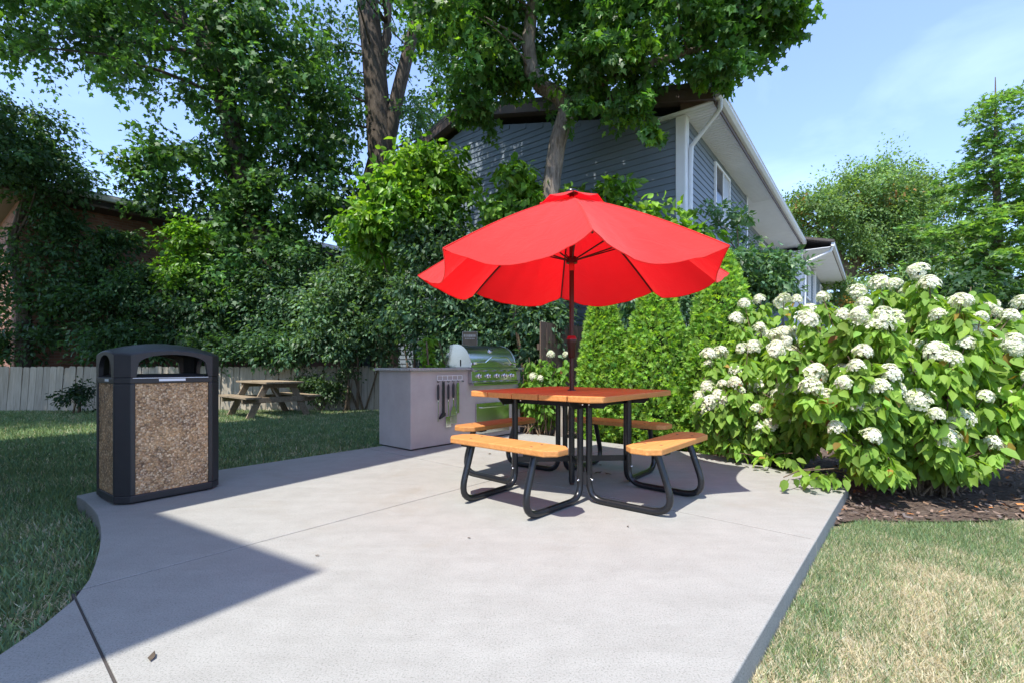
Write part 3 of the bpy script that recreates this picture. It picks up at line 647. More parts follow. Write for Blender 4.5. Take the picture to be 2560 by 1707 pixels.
# ------------------------------------------------------------------ litter bin
can = thing('litter_bin', 'charcoal litter bin with pebble panels and arched lid at patio edge', 'litter bin', (-2.70, 3.62, 0.0), math.radians(54))
W_, D_, c_ = .66, .56, .075
def octo(w, d, c, k=0.0):
    w, d = w / 2 - k, d / 2 - k
    return [(-w + c, -d), (w - c, -d), (w, -d + c), (w, d - c), (w - c, d), (-w + c, d), (-w, d - c), (-w, -d + c)]
MB().prism(octo(W_, D_, c_), .012, .062).build('base_rim', M['canplastic'], can, bevel=.006)
MB().prism(octo(W_ - .06, D_ - .06, c_, 0), 0.0, .013).build('foot', M['canliner'], can)
MB().prism(octo(W_ - .09, D_ - .09, c_ - .02), .063, .80).build('liner', M['canliner'], can)
fw = .026
for sx in (-1, 1):
    for sy in (-1, 1):
        x, y = W_ / 2, D_ / 2
        pts = [(x - c_ - fw, y), (x - c_, y), (x, y - c_), (x, y - c_ - fw), (x - .05, y - c_ - fw), (x - c_ - fw, y - .05)]
        pts = [(a * sx, b_ * sy) for a, b_ in pts]
        if sx * sy < 0: pts = pts[::-1]
        MB().prism(pts[::-1] if False else pts, .0625, .8345).build('corner_post', M['canplastic'], can, bevel=.005)
rim = MB().prism(octo(W_, D_, c_), .835, .877).build('top_rim', M['canplastic'], can, bevel=.005)
MB().prism(octo(W_, D_, c_, .004), .8775, .897, octo(W_, D_, c_, .055)).build('ledge', M['canplastic'], can)
pw, pd = W_ - 2 * c_ - 2 * fw - .002, D_ - 2 * c_ - 2 * fw - .002
for s in (-1, 1):
    MB().box((0, s * (D_ / 2 - .021), .4485), (pw, .022, .770)).build('stone_panel', M['aggregate'], can)
    MB().box((s * (W_ / 2 - .021), 0, .4485), (.022, pd, .770)).build('stone_panel', M['aggregate'], can)
MB().box((-.01, -D_ / 2 - .0012, .858), (.165, .0024, .017)).build('label_strip', M['labelwhite'], rim)
MB().box((-.01, -D_ / 2 - .0012, .8735), (.47, .003, .004)).build('label_strip', M['labelwhite'], rim)
MB().box((-W_ / 2 - .0012, -.05, .858), (.0024, .08, .017)).build('label_strip', M['labelwhite'], rim)
def zl(x, y): return 1.015 + .058 * (1 - (2 * x / W_) ** 2) + .052 * (1 - (2 * y / D_) ** 2)
lid = MB(); z0 = .879; th = .028
def plate(P0, P1, half, top, pw_, inn):
    # vertical plate from P0 to P1 with an arched opening of half-width `half`
    P0, P1 = np.array(P0), np.array(P1); Ln = np.linalg.norm(P1 - P0); d = (P1 - P0) / Ln; mid = (P0 + P1) / 2
    xs = [-Ln / 2] + list(np.linspace(-half, half, 31)) + [Ln / 2] if half > 0 else list(np.linspace(-Ln / 2, Ln / 2, 5))
    o = []; 
    for x in xs:
        q = mid + d * x; zt = zl(*q) - .008
        zi = z0 + ((1 - min(1, abs(x / half)) ** pw_) ** (1 / pw_)) * (top(x) - z0) if half > 0 and abs(x) < half else z0
        o.append((q, zi, zt))
    vs = []; n = len(o)
    for off in (0, th):
        for q, zi, zt in o: vs += [(q[0] + inn[0] * off, q[1] + inn[1] * off, zi), (q[0] + inn[0] * off, q[1] + inn[1] * off, zt)]
    fs = []
    for i in range(n - 1):
        a, b = 2 * i, 2 * i + 2; k = 2 * n
        fs += [(a, b, b + 1, a + 1), (k + a + 1, k + b + 1, k + b, k + a), (a, k + a, k + b, b), (a + 1, b + 1, k + b + 1, k + a + 1)]
    k = 2 * n; fs += [(0, 1, k + 1, k), (k - 2, 2 * k - 2, 2 * k - 1, k - 1)]
    lid.add(vs, fs)
oc = octo(W_, D_, c_)
for i in range(8):
    a, b_ = oc[i], oc[(i + 1) % 8]; mx, my = (a[0] + b_[0]) / 2, (a[1] + b_[1]) / 2
    if i % 2 == 0:
        hor = abs(a[1] - b_[1]) < 1e-6
        inn = (0, -np.sign(my)) if hor else (-np.sign(mx), 0)
        if hor: plate(a, b_, .225, lambda x: 1.005 + .035 * (1 - (x / .225) ** 2), 5, inn)
        else: plate(a, b_, .150, lambda x: 1.02 + .015 * (1 - (x / .15) ** 2), 2.6, inn)
    else:
        inn = np.array([-np.sign(mx), -np.sign(my)]) / math.sqrt(2); plate(a, b_, 0, None, 1, inn)
lid.build('lid_hood', M['canplastic'], can)
bd = []
for i in range(8):
    a, b_ = np.array(oc[i]), np.array(oc[(i + 1) % 8])
    for t in np.linspace(0, 1, 9)[:-1]: bd.append(a + (b_ - a) * t)
vs = []; nb = len(bd); rings = [1.0, .985, .95, .85, .7, .5, .3, .12]
for r in rings:
    for p in bd: q = p * r; vs.append((q[0], q[1], zl(*q) - (.008 if r == 1.0 else (.002 if r == .985 else 0))))
vs.append((0, 0, zl(0, 0))); nr = len(rings)
fs = [(i * nb + j, i * nb + (j + 1) % nb, (i + 1) * nb + (j + 1) % nb, (i + 1) * nb + j) for i in range(nr - 1) for j in range(nb)]
fs += [((nr - 1) * nb + j, (nr - 1) * nb + (j + 1) % nb, nr * nb) for j in range(nb)]
low = [(x, y, z - .022) for x, y, z in vs]
MB().add(vs, fs, True).add(low, [f[::-1] for f in fs], True).build('lid_roof', M['canplastic'], can)

# ------------------------------------------------------------------ grill island and grill
isl = thing('grill_island', 'pinkish grey stucco grill island with speckled stone counter', 'outdoor counter', G(3.28, 4.34, 0.0), AG)
IW, ID = 1.93, .62
body = MB().box((IW / 2, ID / 2, .4605), (IW, ID, .89)).build('body', M['stucco'], isl, bevel=.006)
MB().box((IW / 2, ID / 2, .008), (IW - .03, ID - .03, .014)).build('plinth', M['blackgap'], isl)
m = MB(); m.box((.43, ID / 2, .921), (.94, ID + .09, .03)).build('counter_top', M['granite'], isl, bevel=.004)
MB().box((1.87, ID / 2, .921), (.20, ID + .09, .03)).build('counter_top', M['granite'], isl, bevel=.004)
MB().box((1.335, ID - .02, .921), (.87, .13, .03)).build('counter_top', M['granite'], isl)
dr = MB().box((1.34, -.012, .275), (.64, .022, .40)).build('access_door', M['steel'], isl, bevel=.004)
MB().tube(fillet([(1.09, -.024, .42), (1.09, -.05, .42), (1.59, -.05, .42), (1.59, -.024, .42)], .015, 4), .007, 8).build('door_handle', M['chrome'], dr)

gr = thing('gas_grill', 'stainless steel gas grill with domed hood set in the counter', 'grill', G(4.17, 4.34, 0.937), AG)
GW = .87
prof = [(.0, 0), (.006, .06), (.018, .11), (.045, .165), (.085, .215), (.135, .255), (.19, .282), (.25, .295), (.32, .297), (.40, .285), (.405, .20), (.48, .175), (.485, 0.0)]
n = len(prof); m = MB()
vs = [(.012, p - .06, q + .004) for p, q in prof] + [(GW - .012, p - .06, q + .004) for p, q in prof]
m.add(vs, [(i, i + 1, n + i + 1, n + i)[::-1] for i in range(n - 1)], True); hood = m.build('hood', M['steel'], gr)
for x in (.004, GW - .004):
    pr = [(p - .06 - .004 * (p < .2), q + .004 + .004 * (q > .02)) for p, q in prof]
    MB().extrude(pr, x - .008, x + .008, 'x').build('hood_end', M['steel'], hood, bevel=.002)
MB().box((GW / 2, .175, -.02), (GW - .02, .44, .04)).build('firebox_rim', M['steel'], gr)
cp = MB().extrude([(-.005, 0.0), (-.095, -.004), (-.100, -.028), (-.062, -.05), (-.072, -.165), (-.10, -.185), (-.10, -.197), (-.005, -.197)], .0, GW + .01, 'x').build('control_panel', M['steel'], gr, bevel=.002)
MB().box((GW / 2, -.06, -.215), (GW - .02, .085, .022)).build('drip_tray', M['steel'], gr); MB().box((GW / 2, -.058, -.2015), (GW - .03, .08, .006)).build('shadow_gap', M['blackgap'], gr)
for x in (.14, .31, .48, .63, .77):
    kn = MB().lathe([(.034, 0), (.034, .006), (.024, .010)], 18).build('knob', M['chrome'], gr, (x, -.068, -.105), (math.pi / 2, 0, 0))
    MB().lathe([(.021, .006), (.023, .03), (.021, .045), (.017, .048)], 16).build('knob_cap', M['chrome'], kn); MB().lathe([(.0235, .014), (.0235, .024)], 16).build('grip_ring', M['blackgap'], kn)
hd = MB().tube(fillet([(.03, -.115, .06), (.19, -.12, .062), (.29, -.135, .135), (.60, -.135, .135), (.70, -.12, .062), (.85, -.115, .06)], .03, 4), .011, 10).build('handle', M['chrome'], hood)
for x in (.055, .825): MB().box((x, -.093, .055), (.05, .05, .035)).build('handle_mount', M['chrome'], hood, bevel=.006)
th_ = MB().lathe([(.036, 0), (.036, .012), (.030, .016), (.010, .016)], 20).build('thermometer', M['chrome'], hood, (.44, .028, .222), (math.radians(50), 0, 0))
MB().lathe([(.027, .0165), (.026, .018), (.01, .018)], 16).build('dial', simple('dial_face', (.12, .12, .12), .3), th_)
MB().box((-.006, .13, .06), (.006, .014, .085)).build('side_vent', M['blackgap'], hood)

# utensil rail and utensils hanging on the island front
rk = thing('hook_rail', 'white wire hook rail with six hooks on the island front', 'hook rail', G(3.66, 4.336, 0.0), AG)
m = MB()
for z in (.788, .842): m.tube([(0, -.008, z), (.40, -.008, z)], .0035, 6)
for i in range(6): m.tube([(i * .08, -.008, .788), (i * .08, -.008, .842)], .003, 6)
m.build('wire_frame', M['white'], rk)
for i in range(6): MB().tube(fillet([(i * .08, -.008, .788), (i * .08, -.01, .765), (i * .08, -.035, .765), (i * .08, -.037, .782)], .008, 3), .0035, 6).build('hook', M['blackmetal'], rk)
def utensil(x, label, cat, name, parts):
    t = thing(name, label, cat, G(3.66 + x, 4.336, 0.0), AG, 'grill utensils hanging from the hook rail')
    for nm, mb, mt in parts: mb.build(nm, mt, t)
def handle(z1, z0, r=.014): return MB().lathe([(r * .6, z0), (r, z0 + .02), (r * .95, (z0 + z1) / 2), (r * 1.05, z1 - .03), (r * .6, z1)], 10, (0, -.024, 0))
def strap(z1, z0, w=.012): return MB().box((0, -.024, (z0 + z1) / 2), (w, .004, z1 - z0))
loop = lambda z: MB().tube([(.006 * math.cos(a), -.024, z + .012 * math.sin(a)) for a in np.linspace(0, 2 * math.pi, 9)], .002, 5)
utensil(0, 'thin black handled steel fork, first on the hook rail', 'fork', 'grill_fork', [('loop', loop(.752), M['chrome']), ('handle', handle(.74, .555), M['blacknylon']), ('ferrule', MB().lathe([(.012, .535), (.013, .556)], 10, (0, -.024, 0)), M['chrome']), ('shaft', strap(.536, .38, .008), M['steel']),
        ('tines', MB().box((-.008, -.024, .34), (.004, .004, .085)).box((.008, -.024, .34), (.004, .004, .085)), M['steel'])])
utensil(.08, 'all black long brush with a wedge head, second on the rail', 'brush', 'grill_brush', [('handle', MB().box((0, -.026, .57), (.028, .016, .40)), M['blacknylon']), ('head', MB().extrude([(-.022, .40), (.022, .40), (.02, .365), (-.065, .33), (-.06, .35)], -.045, -.015, 'y'), M['blacknylon'])])
sl = MB()
for i in range(4): sl.box((-.033 + i * .022, -.024, .285), (.014, .003, .10))
sl.box((0, -.024, .341), (.082, .003, .014)).box((0, -.024, .229), (.086, .003, .014))
utensil(.16, 'black handled spatula with a pale slotted blade, third on the rail', 'spatula', 'slotted_spatula', [('loop', loop(.752), M['chrome']), ('handle', handle(.74, .555), M['blacknylon']), ('ferrule', MB().lathe([(.011, .53), (.013, .556)], 10, (0, -.024, 0)), M['chrome']), ('shaft', strap(.531, .345, .012), M['steel']), ('blade', sl, M['chrome'])])
sp = MB().extrude([(-.018, .47), (.018, .47), (.045, .40), (.05, .36), (-.05, .36), (-.045, .40)], -.030, -.027, 'y')
for i in range(5): sp.box((-.04 + i * .02, -.0285, .315), (.011, .003, .09))
sp.box((0, -.0285, .269), (.10, .003, .012))
utensil(.24, 'black handled wide slotted turner, fourth on the rail', 'spatula', 'wide_turner', [('loop', loop(.762), M['chrome']), ('handle', handle(.752, .572, .015), M['blacknylon']), ('ferrule', MB().lathe([(.012, .55), (.013, .573)], 10, (0, -.024, 0)), M['chrome']), ('shaft', strap(.551, .465, .014), M['steel']), ('blade', sp, M['steel'])])
utensil(.305, 'grey steel tongs, last of the hanging utensils by the grill', 'tongs', 'grill_tongs', [('arm', MB().box((-.012, -.03, .56), (.018, .010, .36)), M['steel']), ('arm', MB().box((.012, -.03, .56), (.018, .010, .36)), M['steel']), ('end_clip', MB().box((0, -.03, .745), (.03, .014, .02)), M['chrome'])])

# sign standing behind the grill
sp_ = px(1079, 800, 6.75)
sg = thing('park_style_sign', 'small faded brown framed sign rising behind the grill hood', 'sign', (sp_[0], sp_[1], GROUND), .1)
MB().box((0, 0, 1.40), (.205, .012, .30)).build('board', M['signwood'], sg, bevel=.01)
MB().tube(fillet([(-.105, -.008, 1.24), (-.105, -.008, 1.555), (.105, -.008, 1.555), (.105, -.008, 1.24), (-.104, -.008, 1.24)], .02, 4), .004, 6).build('frame', M['signpale'], sg)
m = MB()
for i, w in enumerate((.022, .012, .02, .016, .024, .014, .02)): m.box((-.075 + i * .0245, -.0075, 1.495), (w, .002, .032 + .006 * (i % 2)))
for i in range(6): m.box((-.06 + i * .024, -.0075, 1.455), (.015, .002, .016))
m.build('worn_lettering', M['signpale'], sg)
m = MB()
for x in (-.07, .075): m.extrude([(x - .022, 1.26), (x + .022, 1.26), (x, 1.37)], -.009, -.0065, 'y')
m.build('printed_pines', M['signgreen'], sg); MB().box((0, .022, .66), (.04, .03, 1.36)).build('stake', M['oldwood'], sg)

# ------------------------------------------------------------------ wooden picnic table on the lawn
pt = thing('wooden_picnic_table', 'weathered brown A frame picnic table on grass by the fence', 'picnic table', (-5.2, 10.1, GROUND), AG)
for i in range(5): MB().box((-.30 + i * .15, 0, .735), (.142, 1.62, .038)).build('top_plank', M['oldwood'], pt, bevel=.004)
for s in (-1, 1):
    for i in range(2): MB().box((s * (.60 + .145 * (i - .5)), 0, .445), (.138, 1.62, .038)).build('bench_plank', M['oldwood'], pt, bevel=.004)
    MB().box((0, s * .55, .385), (1.46, .04, .11)).build('bench_beam', M['oldwood'], pt, bevel=.006)
    MB().box((0, s * .55, .67), (.70, .04, .09)).build('top_beam', M['oldwood'], pt, bevel=.006)
    for q in (-1, 1):
        yo = s * .55 - s * .042
        m = MB(); m.extrude([(q * .52, .01), (q * .66, .01), (q * .31, .71), (q * .17, .71)], yo - .019, yo + .019, 'y').build('leg', M['oldwood'], pt, bevel=.004)
    MB().tube([(0, s * .50, .40), (0, s * .06, .70)], .03, 4).build('brace', M['oldwood'], pt)

# dry leaves lying on the slabs
lf = MB().add([(0, 0, .004), (.016, .03, .012), (.012, .06, .006), (0, .085, .02), (-.014, .058, .008), (-.02, .026, .014)], [(0, 1, 2, 3, 4, 5)]).mesh('fallen_leaf'); lf.materials.append(M['deadleaf'])
for (x, y), r, s in (((345, 1521), .4, .55), ((735, 1276), 1.9, .3), ((1082, 1235), 2.2, .3), ((1440, 1208), 3.3, .3), ((1385, 1068), 2.0, .6), ((1365, 1088), 5.0, .9), ((1405, 1091), 1.0, .8), ((1120, 1042), 4.2, .6), ((1995, 1168), 1.0, .2), ((1875, 1120), 2.6, .5)):
    D = F * CH / (y - HY); o = link('fallen_leaf', lf, None, None, ((x - CX) / F * D, D, .003), (0, 0, r)); o.scale = (s, s, s)
    if x < 1950: tag(o, 'small dry brown leaf lying on the concrete patio', 'leaf', 'dry leaves on the patio')
    else: bpy.data.objects.remove(o)

# ------------------------------------------------------------------ vegetation
HC = np.array([3.14, 8.6])
def outside_house(p):
    r = p[:, :2] - HC; u_ = r @ UH; v_ = r @ VH
    roof = HZ0 + zE + SL * (np.minimum(v_, HW - v_) + .6) + .15
    return ~((u_ > -.36) & (u_ < 24.5) & (v_ > -.8) & (v_ < 11.6) & (p[:, 2] < roof))
def outside_brick(p):
    r = p[:, :2] - np.array([-12.26, 11.75]); u_ = r @ UH; v_ = r @ VH
    return ~((u_ > -.1) & (v_ > -.1) & (v_ < 8.1) & (p[:, 2] < 5.2))
def crown_points(blobs, r, shell=.45):
    """blobs: (centre, radii, clusters, leaves per cluster, cluster radius) -> leaf positions, cluster centres, index"""
    P, C, I = [], [], []; k = 0
    for ctr, rad, nc, per, rc in blobs:
        d = r.normal(size=(nc, 3)); d = unit(d); q = (shell + (1 - shell) * r.random((nc, 1)) ** .6)
        c = np.array(ctr) + d * q * np.array(rad)
        s = rc * (0.7 + .6 * r.random(nc))
        ax = unit(d * np.array([1, 1, .4]) + r.normal(0, .45, (nc, 3)) + np.array([0, 0, -.25]))
        off = (np.clip(r.normal(size=(nc, per, 1)), -1.7, 1.7) * 1.25 * ax[:, None, :] + np.clip(r.normal(size=(nc, per, 3)), -1.9, 1.9) * np.array([.5, .5, .32])) * s[:, None, None]
        P.append((c[:, None, :] + off).reshape(-1, 3)); C.append(c); I.append(np.repeat(np.arange(k, k + nc), per)); k += nc
    return np.concatenate(P), np.concatenate(C), np.concatenate(I)
def crown_mesh(name, blobs, size, col, mat, tmpl, origin, seed, droop=.5, up=.75, dv=.2, clump=.18, keep=True, lite=None):
    r = np.random.default_rng(seed); P, C, I = crown_points(blobs, r); n = len(P)
    out = P - C[I]; along = unit(out) * .8 + r.normal(0, .5, (n, 3)); along[:, 2] -= droop
    nrm = r.normal(0, .55, (n, 3)); nrm[:, 2] += up; nrm += unit(out) * .25
    cl = np.clip(r.normal(1, clump, len(C)), .5, 1.6)[I][:, None]
    cols = jitter(col, n, dv, .07, r) * cl
    if lite is not None:      # a share of young, paler leaves
        k = (r.random(len(C)) < lite[0])[I] & (r.random(n) < .8); cols[k] = jitter(lite[1], k.sum(), .15, .05, r)
    sz = size * np.clip(r.normal(1, .22, n), .5, 1.6)
    ok = outside_house(P) & outside_brick(P) & (P[:, 2] > GROUND + .03) if keep else np.ones(n, bool)
    return leaves(name, P[ok], along[ok], nrm[ok], sz[ok], tmpl, np.clip(cols[ok], .004, .9), mat, origin), C
def bend(a, b, r, n=5, amt=.12):
    a, b = np.array(a), np.array(b); L = np.linalg.norm(b - a); o = r.normal(0, amt * L, 3); o[2] = abs(o[2])
    return [tuple(a + (b - a) * t + o * math.sin(math.pi * t) * .5) for t in np.linspace(0, 1, n)]
def tree(name, label, cat, base, stems, blobs, size, col, mat, tmpl, bark, seed, limbs=16, group=None, part='crown', limb_r=.05, **kw):
    base = np.array(base); t = thing(name, label, cat, tuple(base), 0, group); r = np.random.default_rng(seed + 1)
    for path, rad in stems: MB().tube([tuple(np.array(p) - base) for p in path], rad, 10).build('trunk', bark, t)
    me, C = crown_mesh(part, blobs, size, col, mat, tmpl, base, seed, **kw)
    o = link(part, me, None, t); tag(o, kind='stuff')
    if limbs and stems:
        allp = np.array([p for path, rad in stems for p in path]); mb = MB()
        for c in C[r.choice(len(C), min(limbs, len(C)), replace=False)]:
            d = np.linalg.norm((allp - c) * np.array([1, 1, 1.0]), axis=1) + np.where(allp[:, 2] > c[2] - .1, 3.0, 0); s = allp[np.argmin(d)]
            path = bend(s - base, c - base, r); k = limb_r * (.5 + .5 * r.random())
            if part == 'crown': MB().tube(path, list(np.linspace(k, k * .25, len(path))), 6).build('limb', bark, t)
            else: mb.tube(path, list(np.linspace(k, k * .25, len(path))), 6)
        if mb.v: tag(mb.build('twigs', bark, t), kind='stuff')
    return t
GR = lambda x, D: np.array([(x - CX) / F * D, D, GROUND])

# big ivy-clad silver maple on the left
D = 12.8
tree('ivy_clad_maple', 'huge leafy maple with leaning ivy clad trunk behind left fence', 'tree', GR(628, D),
     [([GR(628, D), px(618, 700, D), px(602, 560, D), px(570, 440, D), px(528, 270, D), px(485, 140, D), px(462, 0, D), px(450, -160, D)], [.42, .36, .33, .30, .26, .23, .2, .14]),
      ([px(510, 220, D), px(545, 130, D), px(590, 20, D), px(610, -90, D)], [.13, .11, .09, .06]), ([px(480, 130, D), px(430, 60, D), px(395, -40, D)], [.13, .1, .07]),
      ([px(612, 320, D), px(650, 260, D), px(690, 190, D)], [.09, .07, .05])],
     [(px(430, 100, D), (3.2, 2.2, 1.8), 160, 62, .28), (px(120, 40, D), (2.3, 1.8, 1.35), 125, 62, .28), (px(640, 190, D), (2.2, 1.8, 2.3), 125, 62, .28),
      (px(430, 400, D), (1.6, 1.3, 1.0), 62, 60, .27), (px(605, 620, D), (1.6, 1.2, 1.8), 110, 66, .28), (px(700, 420, D), (1.3, 1.3, 1.5), 46, 60, .27), (px(575, 430, D), (.6, .7, 2.0), 60, 66, .24),
      (px(330, -170, D), (5.2, 3.4, 2.0), 130, 62, .38)],
     .14, (.078, .172, .052), M['leaf_gloss'], L_STAR, M['bark_dark'], 11, 40, limb_r=.07, droop=.6, clump=.3, lite=(.12, (.10, .22, .035)))
# twin trunked tree
D = 13.6
tree('twin_trunk_tree', 'tall tree with two forking dark bare trunks behind the fence', 'tree', GR(885, D),
     [([GR(885, D), px(884, 600, D), px(880, 430, D), px(872, 300, D), px(858, 130, D), px(842, -10, D), px(830, -180, D)], [.42, .40, .38, .36, .32, .29, .22]),
      ([px(878, 420, D), px(893, 320, D), px(915, 210, D), px(940, 110, D), px(968, 15, D)], [.22, .21, .19, .17, .15]),
      ([GR(815, D), px(815, 600, D), px(830, 480, D), px(858, 370, D)], [.2, .2, .19, .17]), ([px(868, 250, D), px(890, 60, D), px(896, -150, D)], [.12, .11, .08])],
     [(px(765, 200, D + .6), (1.5, 1.2, 2.6), 62, 70, .27), (px(980, 160, D + 1.9), (1.5, 1.0, 2.1), 52, 70, .27), (px(740, 450, D), (1.2, 1.0, 1.2), 34, 70, .26), (px(1000, 290, D), (.9, 1.1, 1.2), 26, 70, .26),
      (px(870, -190, D), (4.4, 3.0, 2.0), 100, 66, .38), ((-3.0, 11.0, 10.9), (1.8, 1.2, .8), 60, 66, .3)],  # last clump, above the view, is added to shade the house gable
     .13, (.085, .175, .070), M['leaf'], L_DIAM, M['bark_dark'], 21, 34, limb_r=.05, droop=.8, clump=.28)
# crooked maple in front of the gable
D = 7.9
tree('crooked_maple', 'crooked pale trunk maple with broad lobed leaves before house gable', 'tree', GR(1262, D),
     [([GR(1258, D), px(1262, 650, D), px(1264, 480, D), px(1268, 410, D), px(1280, 330, D), px(1302, 255, D), px(1285, 222, D), px(1245, 200, D), px(1220, 165, D), px(1213, 100, D), px(1222, 20, D), px(1235, -90, D)],
       [.19, .165, .155, .15, .148, .145, .14, .135, .125, .115, .10, .08]),
      ([px(1290, 250, D), px(1350, 205, D), px(1450, 160, D - .1), px(1580, 120, D - .2), px(1690, 95, D - .2)], [.09, .08, .065, .05, .03])],
     [(px(1225, 20, D + .8), (1.9, 1.2, .95), 130, 60, .20), (px(1510, 40, D - .2), (1.7, 1.3, .9), 115, 60, .20), (px(1690, 50, D - .3), (.75, .7, .65), 40, 56, .17), (px(1785, 55, D - .3), (.40, .45, .36), 17, 48, .13),
      (px(1075, 120, D), (.85, .9, .9), 44, 56, .19), (px(1390, 165, D - .3), (1.1, .8, .28), 36, 56, .15), (px(1460, 255, D - .5), (.36, .3, .14), 10, 44, .10), (px(1498, 305, D - .5), (.14, .14, .12), 5, 38, .07), (px(1100, 270, D), (.4, .4, .25), 9, 42, .12), (px(1640, 165, D - .4), (.5, .45, .2), 14, 48, .12), (px(1330, 245, D - .6), (.22, .2, .12), 6, 42, .09), (px(1150, 190, D + .5), (.5, .5, .35), 16, 50, .14),
      (px(1420, -200, D - .4), (3.4, 2.0, 1.3), 130, 50, .30), (px(1010, -170, D - 1.0), (2.0, 1.6, 1.1), 56, 50, .30), ((-1.0, 8.6, 9.4), (2.4, 1.8, 1.3), 120, 50, .32), ((.9, 8.2, 9.8), (2.4, 1.6, 1.2), 90, 50, .32)],  # out-of-view sunward clump added to keep the gable shaded
     .115, (.080, .185, .038), M['leaf'], L_STAR, M['bark_pale'], 31, 40, limb_r=.03, droop=.75, clump=.25, lite=(.15, (.20, .38, .05)))
# left edge tree
D = 12.2
tree('round_headed_tree', 'round headed dark green tree at the far left edge by bricks', 'tree', GR(60, D - .4),
     [([GR(60, D - .4), px(55, 700, D - .4), px(30, 560, D - .4), px(60, 450, D - .4)], [.16, .14, .11, .08])],
     [(px(50, 310, D - .8), (.95, .9, .75), 80, 62, .20), (px(85, 400, D - .8), (1.15, 1.0, .65), 90, 62, .20), (px(-80, 340, D - .8), (1.0, 1.0, 1.2), 50, 60, .26)],
     .11, (.065, .135, .060), M['leaf_gloss'], L_OVAL, M['bark_dark'], 41, 14)
tree('overhanging_tree', 'leafy tree whose boughs hang into the top left corner', 'tree', (-13.2, 7.2, GROUND), [([(-13.2, 7.2, GROUND), (-13.1, 7.3, 3.0), (-12.6, 7.6, 6.0), (-12.2, 7.8, 8.5)], [.3, .26, .22, .12])],
     [((-11.2, 6.2, 7.8), (2.3, 1.3, 1.1), 120, 62, .34), ((-12.6, 8.0, 8.6), (2.9, 2.0, 1.6), 190, 62, .36), ((-13.5, 8.5, 6.8), (1.8, 1.8, 1.6), 90, 62, .36)], .13, (.07, .155, .04), M['leaf'], L_STAR, M['bark_dark'], 45, 16, limb_r=.05, lite=(.15, (.13, .27, .04)))  # first clump is added out of view to shade the left lawn
# shrub masses behind the fence: each one a bush of its own
def bush(name, label, x, D, blobs, size, col, seed, mat='leaf_gloss', tmpl=L_OVAL, limbs=10, group=None, stems=4, cat='bush', **kw):
    b = GR(x, D); r = np.random.default_rng(seed + 5); st = []
    top = np.array(blobs[0][0])
    for i in range(stems):
        tgt = np.array(blobs[i % len(blobs)][0]) + r.normal(0, .12, 3); s = b + np.array([r.normal(0, .06), r.normal(0, .05), 0]); k = .02 + .012 * r.random()
        st.append((bend(s, tgt, r, 6, .1), list(np.linspace(k, k * .4, 6))))
    return tree(name, label, cat, b, st, blobs, size, col, M[mat], tmpl, M['twig'], seed, limbs, group, 'foliage', .012, **kw)
gB = 'shrubs behind the board fence'
bush('dark_shrub', 'very dark shrub behind fence at far left below the round tree', 60, 11.9, [(px(60, 640, 11.9), (1.3, .6, 1.1), 90, 60, .24), (px(30, 770, 11.8), (1.2, .5, .6), 60, 60, .22), (px(120, 545, 12.0), (.7, .5, .4), 26, 60, .2)], .115, (.06, .125, .052), 51, group=gB)
bush('dark_shrub', 'dark leafy shrub behind fence directly above the litter bin', 290, 12.0, [(px(240, 690, 12.0), (1.2, .55, .8), 84, 60, .22), (px(300, 785, 11.6), (1.3, .5, .4), 60, 60, .22), (px(200, 600, 12.1), (.5, .4, .4), 16, 60, .2), (px(335, 655, 12.2), (.55, .4, .45), 28, 60, .18), (px(130, 500, 12.0), (.5, .4, .3), 16, 60, .16), (px(250, 560, 12.1), (.6, .4, .4), 26, 60, .17)], .115, (.06, .13, .055), 52, group=gB)
bush('lime_sapling', 'bright lime green sapling glowing in front of the brick wall', 430, 12.1, [(px(430, 560, 12.1), (.55, .45, .55), 40, 60, .17), (px(415, 630, 12.1), (.4, .4, .45), 24, 60, .17)], .12, (.13, .27, .03), 53, 'leaf', limbs=6, stems=2)
bush('dark_shrub', 'dark shrub behind fence between litter bin and wooden picnic table', 480, 12.0, [(px(470, 740, 12.0), (1.2, .55, .9), 100, 60, .22), (px(420, 720, 12.2), (.8, .5, .7), 40, 60, .22), (px(500, 800, 11.15), (.9, .3, .25), 40, 50, .16)], .11, (.048, .105, .048), 54, group=gB)
bush('grey_green_shrub', 'grey green shrub behind fence right above the wooden picnic table', 640, 12.0, [(px(640, 750, 12.0), (1.3, .55, .85), 120, 64, .22), (px(700, 650, 12.2), (1.1, .6, .8), 70, 64, .22), (px(560, 660, 12.3), (.9, .5, .8), 50, 60, .22), (px(640, 800, 11.1), (1.0, .35, .28), 56, 54, .17)], .105, (.070, .145, .072), 55, group=gB)
bush('grey_green_shrub', 'large silvery honeysuckle like shrub spilling over fence left of grill', 830, 11.3, [(px(820, 720, 11.2), (1.35, .6, 1.05), 170, 66, .21), (px(880, 620, 11.4), (1.0, .6, .8), 80, 66, .21), (px(760, 790, 10.95), (.9, .25, .35), 60, 50, .16)], .105, (.11, .20, .105), 56, group=gB, dv=.25)
bush('silvery_shrub', 'silvery leaved shrub standing behind the stone counter and sign', 1060, 9.3, [(px(1010, 700, 9.4), (.95, .55, 1.05), 130, 60, .18), (px(1120, 740, 9.2), (.85, .5, .8), 100, 60, .18), (px(1010, 570, 9.5), (.85, .5, .55), 60, 60, .18), (px(1230, 760, 9.0), (.6, .45, .7), 60, 60, .17), (px(1238, 750, 7.4), (.30, .2, .55), 46, 44, .13)], .105, (.10, .185, .10), 57, dv=.25)
